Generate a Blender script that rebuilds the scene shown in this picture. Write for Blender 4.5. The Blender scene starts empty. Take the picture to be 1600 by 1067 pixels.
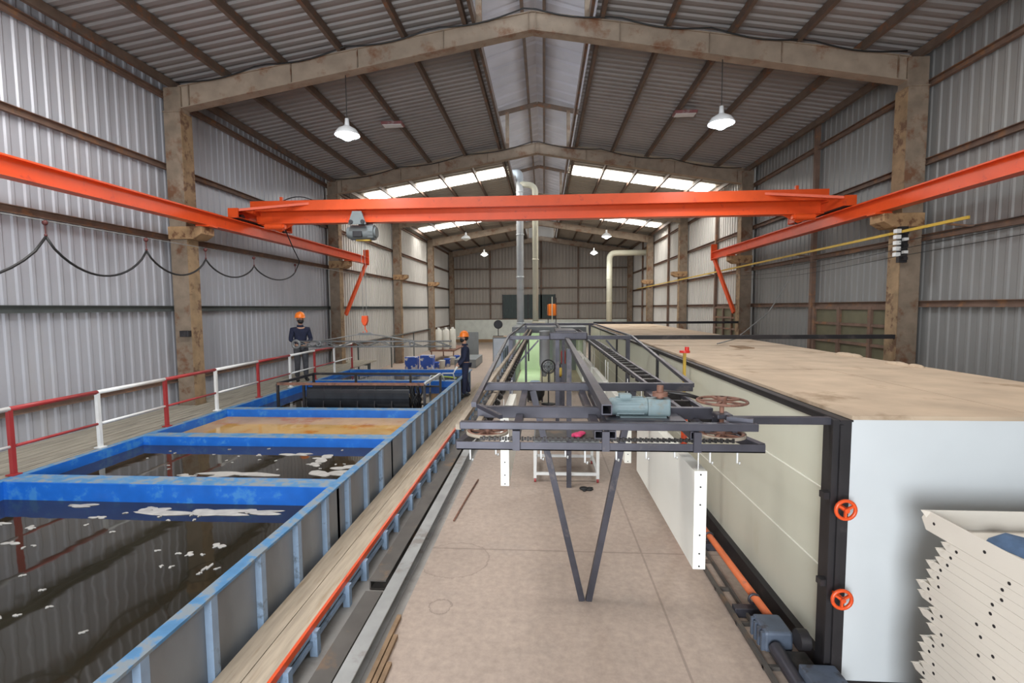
import bpy, math, random
from mathutils import Vector, Matrix
random.seed(7)
R_ = math.radians
scene = bpy.context.scene
col = scene.collection

# ------------------------------------------------------------------ camera
CAM_H = 2.67
cd = bpy.data.cameras.new('camera'); cam = bpy.data.objects.new('camera', cd); col.objects.link(cam)
cd.sensor_width = 36; cd.lens = 36 * 760 / 1600; cd.clip_start = .05; cd.clip_end = 200
yaw, pitch, roll = math.atan(50 / 760), math.atan(53.5 / 760), -R_(.40)
_fw = Vector((-math.sin(yaw), math.cos(yaw), 0)); _rt = Vector((math.cos(yaw), math.sin(yaw), 0)); _up = Vector((0, 0, 1))
_f2 = _fw * math.cos(pitch) - _up * math.sin(pitch); _u2 = _up * math.cos(pitch) + _fw * math.sin(pitch)
_r = _rt * math.cos(roll) + _u2 * math.sin(roll); _u = -_rt * math.sin(roll) + _u2 * math.cos(roll)
m = Matrix.Identity(4)
for i in range(3):
    m[i][0], m[i][1], m[i][2] = _r[i], _u[i], -_f2[i]
m[2][3] = CAM_H
cam.matrix_world = m
scene.camera = cam

# ------------------------------------------------------------------ world, lights, exposure
w = bpy.data.worlds.new('world'); scene.world = w; w.use_nodes = True
bg = w.node_tree.nodes['Background']
bg.inputs[0].default_value = (.86, .93, 1, 1); bg.inputs[1].default_value = 2.6
scene.view_settings.view_transform = 'Standard'; scene.view_settings.look = 'None'
scene.view_settings.exposure = 0.22; scene.view_settings.gamma = 1
scene.view_settings.use_curve_mapping = False
SKYLIGHT = 16.0
LAMP_W = 110

def area(name, loc, rot, sx, sy, power, color=(1, 1, 1)):
    l = bpy.data.lights.new(name, 'AREA'); l.shape = 'RECTANGLE'; l.size = sx; l.size_y = sy; l.energy = power; l.color = color
    o = bpy.data.objects.new(name, l); o.location = loc; o.rotation_euler = rot; col.objects.link(o); return o
# daylight through the wide open end of the hall behind the camera
area('daylight_doorway', (-1.4, -4.9, 2.7), (R_(90), 0, 0), 3.2, 3.2, 720, (.90, .95, 1))
# added fill lamps under the near roof, which has no skylight strips there
area('overhead_fill_near_left', (-4, 4.6, 7.15), (0, 0, 0), 5, 1.2, 350, (1, .98, .95))
area('overhead_fill_near_right', (3.6, 4.6, 7.15), (0, 0, 0), 5, 1.2, 150, (1, .98, .95))

# ------------------------------------------------------------------ materials
def N(nt, t, **k):
    n = nt.nodes.new(t)
    for a, b in k.items(): setattr(n, a, b)
    return n
def mat(name, c, rough=.6, metal=0, var=.12, scale=3, c2=None, amt=.5, sc2=2.5, stretch=(1, 1, 1), bump=0, spec=None, sharp=.08, emit=None):
    """base colour with noise variation, and an optional second colour in patches (rust, dirt, wear)"""
    m = bpy.data.materials.new(name); m.use_nodes = True; nt = m.node_tree
    b = nt.nodes['Principled BSDF']; b.inputs['Roughness'].default_value = rough; b.inputs['Metallic'].default_value = metal
    if spec is not None: b.inputs['Specular IOR Level'].default_value = spec
    tc = N(nt, 'ShaderNodeTexCoord'); mp = N(nt, 'ShaderNodeMapping'); mp.inputs['Scale'].default_value = stretch
    nt.links.new(tc.outputs['Object'], mp.inputs[0])
    n1 = N(nt, 'ShaderNodeTexNoise'); n1.inputs['Scale'].default_value = scale; n1.inputs['Detail'].default_value = 5
    nt.links.new(mp.outputs[0], n1.inputs['Vector'])
    r = N(nt, 'ShaderNodeValToRGB')
    lo = [max(0, x * (1 - var)) for x in c]; hi = [min(1, x * (1 + var)) for x in c]
    r.color_ramp.elements[0].position = .3; r.color_ramp.elements[0].color = (*lo, 1)
    r.color_ramp.elements[1].position = .7; r.color_ramp.elements[1].color = (*hi, 1)
    nt.links.new(n1.outputs[0], r.inputs[0]); out = r.outputs[0]
    if c2:
        n2 = N(nt, 'ShaderNodeTexNoise'); n2.inputs['Scale'].default_value = sc2; n2.inputs['Detail'].default_value = 7; n2.inputs['Roughness'].default_value = .65
        nt.links.new(mp.outputs[0], n2.inputs['Vector'])
        r2 = N(nt, 'ShaderNodeValToRGB'); p = .62 - .24 * amt
        r2.color_ramp.elements[0].position = p; r2.color_ramp.elements[1].position = p + sharp
        nt.links.new(n2.outputs[0], r2.inputs[0])
        mx = N(nt, 'ShaderNodeMix', data_type='RGBA'); nt.links.new(r2.outputs[0], mx.inputs[0])
        nt.links.new(out, mx.inputs[6]); mx.inputs[7].default_value = (*c2, 1); out = mx.outputs[2]
    nt.links.new(out, b.inputs['Base Color'])
    if bump:
        bp = N(nt, 'ShaderNodeBump'); bp.inputs['Strength'].default_value = bump; bp.inputs['Distance'].default_value = .02
        nt.links.new(n1.outputs[0], bp.inputs['Height']); nt.links.new(bp.outputs[0], b.inputs['Normal'])
    if emit:
        b.inputs['Emission Color'].default_value = (*emit[0], 1); b.inputs['Emission Strength'].default_value = emit[1]
    m['rough'] = rough
    return m

M = {}
M['wall'] = mat('galvanised_wall_sheet', (.43, .435, .47), .45, .25, .10, 1.2, stretch=(1, 1, .25), c2=(.42, .40, .38), amt=.22, sc2=1.2, sharp=.25)
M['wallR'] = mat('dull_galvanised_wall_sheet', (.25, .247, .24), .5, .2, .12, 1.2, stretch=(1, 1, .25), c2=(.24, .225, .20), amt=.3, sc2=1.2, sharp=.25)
M['wallcream'] = mat('cream_back_wall_sheet', (.33, .30, .265), .6, .0, .10, 1.2, stretch=(1, 1, .25))
M['roof'] = mat('roof_sheet', (.27, .252, .243), .55, .1, .10, .8)
M['roofcream'] = mat('pale_roof_sheet', (.30, .27, .225), .6, 0, .08, .8)
M['monitor'] = mat('ridge_vent_sheet', (.50, .49, .53), .5, .1, .12, .9)
M['conc'] = mat('rust_stained_painted_steel', (.225, .172, .125), .78, 0, .2, 5, c2=(.16, .075, .038), amt=.42, sc2=3.2, sharp=.12, bump=.2)
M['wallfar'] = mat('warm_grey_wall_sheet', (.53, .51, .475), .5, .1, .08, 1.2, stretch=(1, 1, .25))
M['ochrerust'] = mat('ochre_rusted_flange', (.27, .18, .10), .8, 0, .25, 5, c2=(.13, .07, .04), amt=.4, sc2=4)
M['rafter'] = mat('rust_streaked_rafter_paint', (.30, .235, .175), .75, 0, .16, 4, c2=(.20, .095, .05), amt=.33, sc2=2.4, sharp=.14)
M['ochre'] = mat('ochre_corbel', (.36, .22, .11), .8, 0, .2, 6, c2=(.16, .075, .035), amt=.4, sc2=5)
M['purlin'] = mat('brown_primer_steel', (.125, .085, .062), .65, 0, .2, 5, c2=(.2, .09, .045), amt=.25, sc2=4)
M['girt'] = mat('rusty_girt_steel', (.16, .098, .07), .7, 0, .2, 5, c2=(.24, .12, .06), amt=.3, sc2=3)
M['greygirt'] = mat('dark_grey_girt', (.09, .10, .095), .6, .1, .15, 4)
M['orange'] = mat('orange_crane_paint', (.72, .085, .016), .32, 0, .06, 4, c2=(.55, .06, .02), amt=.12, sc2=5)
M['blue'] = mat('blue_tank_lining', (.012, .13, .52), .38, 0, .12, 5, c2=(.05, .22, .55), amt=.22, sc2=5)
M['bluerim'] = mat('worn_blue_rim', (.07, .22, .42), .5, 0, .2, 8, c2=(.20, .24, .27), amt=.62, sc2=8)
M['tankgrey'] = mat('tank_side_sheet', (.24, .26, .28), .5, .2, .15, 3, c2=(.28, .30, .32), amt=.3, sc2=3, stretch=(1, 1, .4), sharp=.2)
M['bluegrey'] = mat('blue_grey_paint', (.25, .34, .46), .5, 0, .12, 6, c2=(.14, .18, .22), amt=.2, sc2=6)
M['plank'] = mat('weathered_planks', (.44, .36, .27), .85, 0, .18, 6, stretch=(4, .35, 4), c2=(.30, .215, .13), amt=.35, sc2=4, sharp=.2, bump=.25)
M['plankgrey'] = mat('grey_planks', (.30, .275, .22), .85, 0, .2, 6, stretch=(4, .3, 4), c2=(.2, .18, .15), amt=.3, sc2=4, bump=.2)
M['ovencream'] = mat('greenish_cream_panel', (.62, .62, .51), .38, 0, .05, 1.5, stretch=(1, 1, .35), c2=(.50, .47, .31), amt=.08, sc2=1.7, sharp=.3)
M['ovenfront'] = mat('pale_blue_white_panel', (.62, .65, .66), .4, 0, .03, 2)
M['oventop'] = mat('dusty_plywood_top', (.50, .385, .275), .9, 0, .14, 2.5, c2=(.30, .21, .13), amt=.2, sc2=1.6, sharp=.12, bump=.2)
M['black'] = mat('black_painted_steel', (.022, .02, .022), .5, .1, .2, 5, c2=(.06, .05, .05), amt=.15)
M['steel'] = mat('dark_mill_steel', (.07, .068, .083), .42, .5, .2, 6, c2=(.20, .17, .155), amt=.18, sc2=5, sharp=.2)
M['steeldust'] = mat('dusty_rail_steel', (.36, .30, .23), .8, 0, .2, 8, c2=(.16, .13, .11), amt=.3, sc2=6)
M['rustwheel'] = mat('rusty_cast_iron', (.22, .105, .07), .7, .1, .2, 12, c2=(.12, .06, .045), amt=.4, sc2=10)
M['chain'] = mat('oily_black_chain', (.03, .026, .024), .45, .4, .3, 20)
M['white'] = mat('white_powder_coat', (.90, .89, .80), .3, 0, .03, 2)
M['cream'] = mat('cream_powder_coat', (.68, .63, .55), .5, 0, .03, 2)
M['whitepaint'] = mat('white_paint', (.72, .72, .70), .45, 0, .08, 5)
M['redpaint'] = mat('dark_red_paint', (.33, .03, .03), .45, 0, .12, 5)
M['gearblue'] = mat('dull_slate_blue_paint', (.10, .125, .17), .55, .1, .2, 9, c2=(.06, .06, .07), amt=.35, sc2=8)
M['greylat'] = mat('dull_grey_lattice_steel', (.16, .165, .165), .5, .2, .15, 9)
M['darkred'] = mat('dark_red_trolley_paint', (.09, .02, .018), .6)
M['hoistgrey'] = mat('hoist_grey_paint', (.15, .165, .165), .55, 0, .1, 6)
M['motor'] = mat('pale_teal_motor_paint', (.19, .25, .26), .5, 0, .12, 12, c2=(.20, .22, .2), amt=.2, sc2=9)
M['grey'] = mat('grey_machine_paint', (.19, .205, .21), .5, .1, .1, 3)
M['ductgrey'] = mat('galvanised_duct', (.50, .53, .55), .45, .1, .08, 3)
M['ductcream'] = mat('cream_duct', (.60, .58, .46), .5, 0, .05, 3)
M['darkgreen'] = mat('dark_green_tarpaulin', (.018, .035, .034), .5, 0, .3, 3, c2=(.06, .085, .08), amt=.1, sc2=2, stretch=(3, 3, .5))
M['whitewash'] = mat('whitewashed_masonry', (.62, .65, .60), .8, 0, .08, 3)
M['olive'] = mat('dusty_glazing', (.145, .135, .085), .35, 0, .15, 3)
M['brownstep'] = mat('brown_floor_edge', (.30, .19, .10), .8, 0, .1, 3)
M['navy'] = mat('navy_cotton', (.012, .016, .042), .85, 0, .2, 14)
M['trouser'] = mat('dark_grey_trousers', (.055, .055, .062), .85, 0, .2, 14)
M['skin'] = mat('skin', (.48, .27, .18), .55, 0, .05, 9)
M['helmet'] = mat('orange_helmet', (.95, .22, .02), .3, 0, .03, 5)
M['glove'] = mat('white_glove', (.75, .75, .70), .8, 0, .06, 9)
M['rubber'] = mat('black_rubber', (.012, .012, .013), .6, 0, .2, 9)
M['red'] = mat('red_plastic', (.62, .03, .02), .4, 0, .06, 6)
M['pink'] = mat('pink_cloth', (.72, .06, .18), .7, 0, .1, 12)
M['yellow'] = mat('yellow_paint', (.55, .36, .05), .5, 0, .12, 6)
M['orangepipe'] = mat('orange_hydraulic_pipe', (.70, .17, .06), .4, 0, .12, 5, c2=(.35, .12, .07), amt=.2)
M['bluebox'] = mat('blue_and_white_carton', (.03, .10, .48), .5, 0, .1, 5, c2=(.7, .7, .7), amt=.35, sc2=4, sharp=.02)
M['jug'] = mat('white_plastic', (.66, .65, .58), .5, 0, .06, 4)
M['boothgreen'] = mat('green_tinted_booth_lining', (.56, .68, .46), .45, 0, .08, 2)
M['rope'] = mat('grey_wire_rope', (.22, .22, .21), .6, .2, .1, 20)
M['cord'] = mat('black_cable', (.012, .012, .012), .5, 0, .1, 20)
M['bulb'] = mat('lamp_glass', (.9, .95, 1), .3, emit=((.82, .93, 1), 26))
M['shade'] = mat('white_enamel_shade', (.75, .77, .78), .4, 0, .03, 6)
M['bulboff'] = mat('unlit_lamp_glass', (.72, .72, .66), .3)
M['skylight'] = mat('translucent_roof_sheet', (.9, .9, .88), .5, emit=((1, .98, .93), SKYLIGHT))
M['oldred'] = mat('faded_red_box_paint', (.26, .10, .10), .5, 0, .2, 6, c2=(.4, .34, .33), amt=.2)
M['darkload'] = mat('black_wet_panels', (.025, .028, .033), .25, .2, .25, 5)
M['foam'] = mat('white_foam_scum', (.36, .345, .32), .8, 0, .15, 12)
M['raw'] = mat('light_grey_beam_paint', (.33, .33, .32), .6, .2, .15, 4, c2=(.24, .22, .2), amt=.3)
M['darkbeam'] = mat('dark_brown_grey_beam', (.10, .09, .08), .65, .2, .2, 4, c2=(.18, .12, .08), amt=.25)
M['lumber'] = mat('offcut_wood', (.25, .16, .09), .8, 0, .25, 8)
M['bluecloth'] = mat('blue_denim_cloth', (.07, .12, .21), .85, 0, .3, 12)

def liquid(name, c, c2=None, amt=.3, sc=1.2):
    m = mat(name, c, .04, 0, .25, 1.1, c2=c2, amt=amt, sc2=sc, sharp=.12)
    nt = m.node_tree; b = nt.nodes['Principled BSDF']; b.inputs['IOR'].default_value = 1.45
    n = N(nt, 'ShaderNodeTexNoise'); n.inputs['Scale'].default_value = 2.2; n.inputs['Detail'].default_value = 2
    tc = N(nt, 'ShaderNodeTexCoord'); nt.links.new(tc.outputs['Object'], n.inputs['Vector'])
    bp = N(nt, 'ShaderNodeBump'); bp.inputs['Strength'].default_value = .05; bp.inputs['Distance'].default_value = .05
    nt.links.new(n.outputs[0], bp.inputs['Height']); nt.links.new(bp.outputs[0], b.inputs['Normal'])
    return m
M['liq_dark'] = liquid('dark_pickling_liquid', (.020, .017, .011))
M['liq_grey'] = liquid('murky_black_liquid', (.026, .021, .014))
M['liq_brown'] = liquid('brown_rinse_liquid', (.46, .29, .11), (.42, .16, .025), .42, 1.5)
M['liq_brown'].node_tree.nodes['Principled BSDF'].inputs['Specular IOR Level'].default_value = .12
M['liq_blue'] = liquid('blue_grey_liquid', (.03, .05, .08))

def floor_mat():
    m = mat('concrete_floor', (.42, .33, .27), .62, 0, .07, .9, c2=(.35, .29, .25), amt=.25, sc2=1.3, sharp=.3)
    nt = m.node_tree; b = nt.nodes['Principled BSDF']
    src = b.inputs['Base Color'].links[0].from_socket
    n = N(nt, 'ShaderNodeTexNoise'); n.inputs['Scale'].default_value = 14; n.inputs['Detail'].default_value = 8; n.inputs['Roughness'].default_value = .7
    tc = N(nt, 'ShaderNodeTexCoord'); nt.links.new(tc.outputs['Object'], n.inputs['Vector'])
    r = N(nt, 'ShaderNodeValToRGB'); r.color_ramp.elements[0].position = .3; r.color_ramp.elements[0].color = (.78, .78, .78, 1)
    r.color_ramp.elements[1].position = .65; r.color_ramp.elements[1].color = (1.05, 1.05, 1.05, 1)
    nt.links.new(n.outputs[0], r.inputs[0])
    mx = N(nt, 'ShaderNodeMix', data_type='RGBA', blend_type='MULTIPLY'); mx.inputs[0].default_value = 1
    nt.links.new(src, mx.inputs[6]); nt.links.new(r.outputs[0], mx.inputs[7]); cur = mx.outputs[2]
    sep = N(nt, 'ShaderNodeSeparateXYZ'); nt.links.new(tc.outputs['Object'], sep.inputs[0])
    def mth(op, a, bb=None):
        q = N(nt, 'ShaderNodeMath', operation=op)
        for i, v in enumerate((a, bb)):
            if v is None: continue
            if isinstance(v, (int, float)): q.inputs[i].default_value = v
            else: nt.links.new(v, q.inputs[i])
        return q.outputs[0]
    masks = []
    for ax, v, wd in ((1, 5.18, .012), (0, 1.05, .010), (1, 10.3, .02)):
        d = mth('ABSOLUTE', mth('SUBTRACT', sep.outputs[ax], v)); masks.append(mth('LESS_THAN', d, wd))
    def ring(cx, cy, rad, wd):
        wob = mth('MULTIPLY', mth('SUBTRACT', n.outputs[0], .5), .12)
        dx = mth('SUBTRACT', sep.outputs[0], cx); dy = mth('SUBTRACT', sep.outputs[1], cy)
        d = mth('SQRT', mth('ADD', mth('MULTIPLY', dx, dx), mth('MULTIPLY', dy, dy)))
        return mth('LESS_THAN', mth('ABSOLUTE', mth('ADD', mth('SUBTRACT', d, rad), wob)), wd)
    masks.append(ring(-.93, 4.13, .10, .008)); masks.append(ring(-.95, 4.95, .36, .007))
    k = masks[0]
    for q in masks[1:]: k = mth('MAXIMUM', k, q)
    mx2 = N(nt, 'ShaderNodeMix', data_type='RGBA'); nt.links.new(mth('MULTIPLY', k, .45), mx2.inputs[0])
    nt.links.new(cur, mx2.inputs[6]); mx2.inputs[7].default_value = (.16, .12, .10, 1)
    nt.links.new(mx2.outputs[2], b.inputs['Base Color'])
    return m
M['floor'] = floor_mat()
M['floorgrey'] = mat('dirty_grey_concrete', (.30, .285, .265), .8, 0, .18, 3, c2=(.17, .155, .14), amt=.35, sc2=3, sharp=.25)

# ------------------------------------------------------------------ mesh helpers
class MB:
    def __init__(s): s.v = []; s.f = []; s.sm = []
    def add(s, vs, fs, smooth=False):
        n = len(s.v); s.v += [tuple(p) for p in vs]; s.f += [tuple(i + n for i in f) for f in fs]; s.sm += [smooth] * len(fs); return s
    def box(s, x0, x1, y0, y1, z0, z1):
        v = [(x, y, z) for x in (x0, x1) for y in (y0, y1) for z in (z0, z1)]
        return s.add(v, [(0, 1, 3, 2), (4, 6, 7, 5), (0, 4, 5, 1), (2, 3, 7, 6), (0, 2, 6, 4), (1, 5, 7, 3)])
    def frame(s, a, b, up=(0, 0, 1)):
        a, b = Vector(a), Vector(b); d = (b - a).normalized(); u = Vector(up)
        if abs(d.dot(u)) > .98: u = Vector((0, 1, 0))
        x = d.cross(u).normalized(); z = x.cross(d).normalized(); return a, b, x, z
    def prism(s, a, b, prof, up=(0, 0, 1)):
        """extrude closed 2-D profile [(side, up)] from a to b"""
        a, b, x, z = s.frame(a, b, up); n = len(prof)
        v = [p + x * q[0] + z * q[1] for p in (a, b) for q in prof]
        f = [(i, (i + 1) % n, n + (i + 1) % n, n + i) for i in range(n)] + [tuple(range(n))[::-1], tuple(range(n, 2 * n))]
        return s.add(v, f)
    def bar(s, a, b, w, h=None, up=(0, 0, 1)):
        h = h or w; return s.prism(a, b, [(-w / 2, -h / 2), (w / 2, -h / 2), (w / 2, h / 2), (-w / 2, h / 2)], up)
    def ibeam(s, a, b, w, h, t=.015, up=(0, 0, 1)):
        W, H = w / 2, h / 2
        return s.prism(a, b, [(-W, -H), (W, -H), (W, -H + t), (t / 2, -H + t), (t / 2, H - t), (W, H - t), (W, H), (-W, H), (-W, H - t), (-t / 2, H - t), (-t / 2, -H + t), (-W, -H + t)], up)
    def channel(s, a, b, w, h, t=.012, flip=1, up=(0, 0, 1)):
        H = h / 2; p = [(0, -H), (w, -H), (w, -H + t), (t, -H + t), (t, H - t), (w, H - t), (w, H), (0, H)]
        return s.prism(a, b, [(x * flip, y) for x, y in p], up)
    def tubebox(s, a, b, w, t=.006, up=(0, 0, 1)):
        """hollow square tube, open ends"""
        W, q = w / 2, w / 2 - t
        for (x0, x1, z0, z1) in ((-W, W, -W, -q), (-W, W, q, W), (-W, -q, -q, q), (q, W, -q, q)):
            s.prism(a, b, [(x0, z0), (x1, z0), (x1, z1), (x0, z1)], up)
        return s
    def cyl(s, a, b, r, r2=None, n=14, caps=True):
        r2 = r if r2 is None else r2; a, b, x, z = s.frame(a, b)
        v = [p + (x * math.cos(2 * math.pi * i / n) + z * math.sin(2 * math.pi * i / n)) * q for p, q in ((a, r), (b, r2)) for i in range(n)]
        s.add(v, [(i, (i + 1) % n, n + (i + 1) % n, n + i) for i in range(n)], True)
        if caps: s.add(v[:n], [tuple(range(n))[::-1]]); s.add(v[n:], [tuple(range(n))])
        return s
    def tube(s, pts, r, n=6, closed=False):
        pts = [Vector(p) for p in pts]; m_ = len(pts); vs = []; px = None
        for i, p in enumerate(pts):
            if closed: d = pts[(i + 1) % m_] - pts[i - 1]
            else: d = pts[min(i + 1, m_ - 1)] - pts[max(i - 1, 0)]
            d.normalize()
            if px is None:
                u = Vector((0, 0, 1)) if abs(d.z) < .9 else Vector((0, 1, 0)); px = d.cross(u).normalized()
            else: px = (px - d * px.dot(d)).normalized()
            z = px.cross(d)
            vs += [p + (px * math.cos(2 * math.pi * k / n) + z * math.sin(2 * math.pi * k / n)) * r for k in range(n)]
        fs = [(i * n + k, i * n + (k + 1) % n, ((i + 1) % m_) * n + (k + 1) % n, ((i + 1) % m_) * n + k) for i in range(m_ if closed else m_ - 1) for k in range(n)]
        if not closed: fs += [tuple(range(n))[::-1], tuple(range((m_ - 1) * n, m_ * n))]
        return s.add(vs, fs, True)
    def ring(s, c, R, r, axis='z', n=24, k=6):
        c = Vector(c); pts = []
        for i in range(n):
            a = 2 * math.pi * i / n; q = {'z': (math.cos(a), math.sin(a), 0), 'y': (math.cos(a), 0, math.sin(a)), 'x': (0, math.cos(a), math.sin(a))}[axis]
            pts.append(c + Vector(q) * R)
        return s.tube(pts, r, k, True)
    def lathe(s, prof, c=(0, 0, 0), n=20):
        c = Vector(c); v = [c + Vector((r * math.cos(2 * math.pi * i / n), r * math.sin(2 * math.pi * i / n), z)) for r, z in prof for i in range(n)]
        f = [(j * n + i, j * n + (i + 1) % n, (j + 1) * n + (i + 1) % n, (j + 1) * n + i) for j in range(len(prof) - 1) for i in range(n)]
        return s.add(v, f, True)
    def ball(s, c, rx, ry=None, rz=None, n=14, m_=9):
        ry = ry or rx; rz = rz or rx; c = Vector(c); v = []; f = []
        for j in range(m_ + 1):
            t = math.pi * j / m_
            for i in range(n):
                p = 2 * math.pi * i / n; v.append(c + Vector((rx * math.sin(t) * math.cos(p), ry * math.sin(t) * math.sin(p), rz * math.cos(t))))
        for j in range(m_):
            for i in range(n): f.append((j * n + i, (j + 1) * n + i, (j + 1) * n + (i + 1) % n, j * n + (i + 1) % n))
        return s.add(v, f, True)
    def build(s, name, m, parent=None, bevel=0, loc=None):
        me = bpy.data.meshes.new(name); me.from_pydata(s.v, [], s.f); me.update()
        me.polygons.foreach_set('use_smooth', s.sm)
        me.materials.append(M[m] if isinstance(m, str) else m)
        o = bpy.data.objects.new(name, me); col.objects.link(o)
        if loc: o.location = loc
        if parent: o.parent = parent
        if bevel:
            b = o.modifiers.new('bevel', 'BEVEL'); b.width = bevel; b.segments = 2; b.limit_method = 'ANGLE'
        return o

def tag(o, label=None, cat=None, group=None, kind=None):
    if label: o['label'] = label
    if cat: o['category'] = cat
    if group: o['group'] = group
    if kind: o['kind'] = kind
    return o
def thing(name, label, cat, loc=(0, 0, 0), rz=0, group=None):
    o = bpy.data.objects.new(name, None); o.empty_display_size = .1; o.location = loc; o.rotation_euler.z = rz; col.objects.link(o)
    return tag(o, label, cat, group)
def struct(o): return tag(o, kind='structure')
def copy_tree(o, loc=None, parent=None):
    c = o.copy(); col.objects.link(c); c.parent = parent
    if loc is not None: c.location = loc
    for ch in list(o.children): copy_tree(ch, None, c)
    return c

YB0, YB1 = -5.0, 37.5
FR = [9.2, 16.2, 23.2, 30.2, 37.2]
XL, XR, XC = -7.3, 6.7, -.2
def ztop(x): return 7.95 - .1585 * abs(x - XC)      # rafter top
def zsheet(x): return ztop(x) + .17

# ------------------------------------------------------------------ shell
struct(MB().box(-1.24, XR + .2, YB0, YB1, -.15, 0).build('floor', 'floor'))
struct(MB().box(XL - .2, -1.24, 15.5, YB1, -.15, 0).build('floor', 'floor'))
struct(MB().box(XL - .2, -1.24, YB0, 15.5, -.15, 0).build('floor', 'floorgrey'))

def corr(u0, u1, pitch, depth, flat=.55):
    """trapezoid profile [(u, offset)]"""
    pts = []; u = u0
    while u < u1:
        pts += [(u, 0), (u + pitch * flat * .75, 0), (u + pitch * (flat * .75 + .12), depth), (u + pitch * .88, depth)]
        u += pitch
    return [(min(a, u1), b) for a, b in pts] + [(u1, 0)]
def sheet(prof, fa, fb):
    b = MB(); n = len(prof)
    b.add([fa(u, d) for u, d in prof] + [fb(u, d) for u, d in prof], [(i, i + 1, n + i + 1, n + i) for i in range(n - 1)]); return b
struct(sheet(corr(YB0, 16.1, .20, .016, .72), lambda u, d: (XL + d, u, .0), lambda u, d: (XL + d, u, 7.02)).build('wall_left', 'wall'))
struct(sheet(corr(16.1, YB1, .22, .035), lambda u, d: (XL + d, u, .0), lambda u, d: (XL + d, u, 7.02)).build('wall_left', 'wallfar'))
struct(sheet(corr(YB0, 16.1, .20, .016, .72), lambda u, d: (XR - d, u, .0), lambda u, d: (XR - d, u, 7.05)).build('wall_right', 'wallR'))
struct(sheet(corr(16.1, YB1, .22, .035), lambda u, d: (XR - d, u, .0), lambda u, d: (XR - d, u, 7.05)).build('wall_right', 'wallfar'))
struct(sheet(corr(XL, XR, .25, .035), lambda u, d: (u, YB1 - d, 1.72), lambda u, d: (u, YB1 - d, zsheet(u))).build('wall_back', 'wallcream'))
struct(MB().box(XL, XR, YB1 - .22, YB1, 0, 1.72).build('wall_back', 'whitewash'))
struct(MB().box(XL, XR, YB1 - .30, YB1 - .22, 0, .22).build('baseboard_back', 'brownstep'))
for (a, b_, mt) in ((YB0, 16.4, 'roof'), (16.4, YB1, 'roofcream')):
    for (xe, xr) in ((XL - .15, -1.3), (XR + .15, .95)):
        struct(sheet(corr(a, b_, .20 if a < 0 else .3, .03), lambda u, d: (xe, u, zsheet(xe) + d), lambda u, d: (xr, u, zsheet(xr) + d)).build('ceiling', mt))
for xe in (-1.75, 1.35):
    struct(sheet(corr(YB0, YB1, .6, .04, .9), lambda u, d: (xe, u, 8.93 + d), lambda u, d: (XC, u, 9.42 + d)).build('ceiling', 'monitor'))
# roof sheets end before the skylight strips: the strips themselves
def strip(x0, x1, y0, y1, n):
    b = MB(); z0, z1 = zsheet(x0) - .03, zsheet(x1) - .03
    b.add([(x0, y0, z0), (x1, y0, z1), (x1, y1, z1), (x0, y1, z0), (x0, y0, z0 - .01), (x1, y0, z1 - .01), (x1, y1, z1 - .01), (x0, y1, z0 - .01)],
          [(0, 1, 2, 3), (7, 6, 5, 4), (0, 4, 5, 1), (1, 5, 6, 2), (2, 6, 7, 3), (3, 7, 4, 0)])
    struct(b.build('window_%d' % n, 'skylight'))
strip(-6.9, -1.45, 18.7, 19.7, 1); strip(1.05, 6.3, 18.7, 19.7, 2)
strip(-6.9, -1.45, 26.9, 28.0, 3); strip(1.05, 6.3, 26.9, 28.0, 4)

struct(sheet(corr(XL, -3.4, .25, .03), lambda u, d: (u, YB0 + d, 0), lambda u, d: (u, YB0 + d, 8.0)).build('wall_front', 'wallR'))
struct(sheet(corr(.6, XR, .25, .03), lambda u, d: (u, YB0 + d, 0), lambda u, d: (u, YB0 + d, 8.0)).build('wall_front', 'wallR'))
struct(sheet(corr(-3.4, .6, .25, .03), lambda u, d: (u, YB0 + d, 5.2), lambda u, d: (u, YB0 + d, 8.0)).build('wall_front', 'wallR'))
struct(MB().box(-1.8, 1.4, YB1 - .02, YB1, 7.8, 9.45).build('wall_back', 'wallcream'))
# girts, purlins (setting trim)
tn = [0]
def trim(b, mt):
    tn[0] += 1; return struct(b.build('trim_%d' % tn[0], mt))
for z, mt in ((6.74, 'girt'), (5.40, 'girt'), (4.05, 'girt'), (2.69, 'greygirt'), (1.3, 'girt')):
    trim(MB().channel((XL + .045, YB0, z), (XL + .045, YB1, z), .07, .11, .01, 1), mt)
for z in (6.45, 5.13, 3.83, 2.68, 1.3):
    trim(MB().channel((XR - .045, YB1, z), (XR - .045, YB0, z), .07, .11, .01, 1), 'girt')
for z in (5.6, 4.13, 2.95, 1.74):
    trim(MB().bar((XL, YB1 - .09, z), (XR, YB1 - .09, z), .08, .11), 'purlin')
for x in (-4.1, -.2, 2.6):
    trim(MB().bar((x, YB1 - .1, 1.75), (x, YB1 - .1, zsheet(x) - .1), .12), 'purlin')
for x in (-7.05, -6.0, -4.88, -3.75, -2.55, -1.42, 1.05, 2.2, 3.3, 4.42, 5.5, 6.45):
    s_ = math.atan(.1585) * (1 if x < XC else -1); z = ztop(x) + .075
    trim(MB().prism((x, YB0, z), (x, YB1, z), [(-.035, -.07), (.035, -.07), (.035, .07), (-.035, .07)]), 'purlin')
for x in (-1.25, .85):
    trim(MB().bar((x, YB0, ztop(x) + .10), (x, YB1, ztop(x) + .10), .06, .2), 'purlin')
for x in (-.47, .02):
    trim(MB().bar((x, YB0, 9.25), (x, YB1, 9.25), .07, .12), 'purlin')
for y in (12.5, 19.3, 26.5, 33.3):
    trim(MB().bar((XR - .1, y, 0), (XR - .1, y, 7.0), .10, .10, (0, 1, 0)), 'girt')

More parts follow.
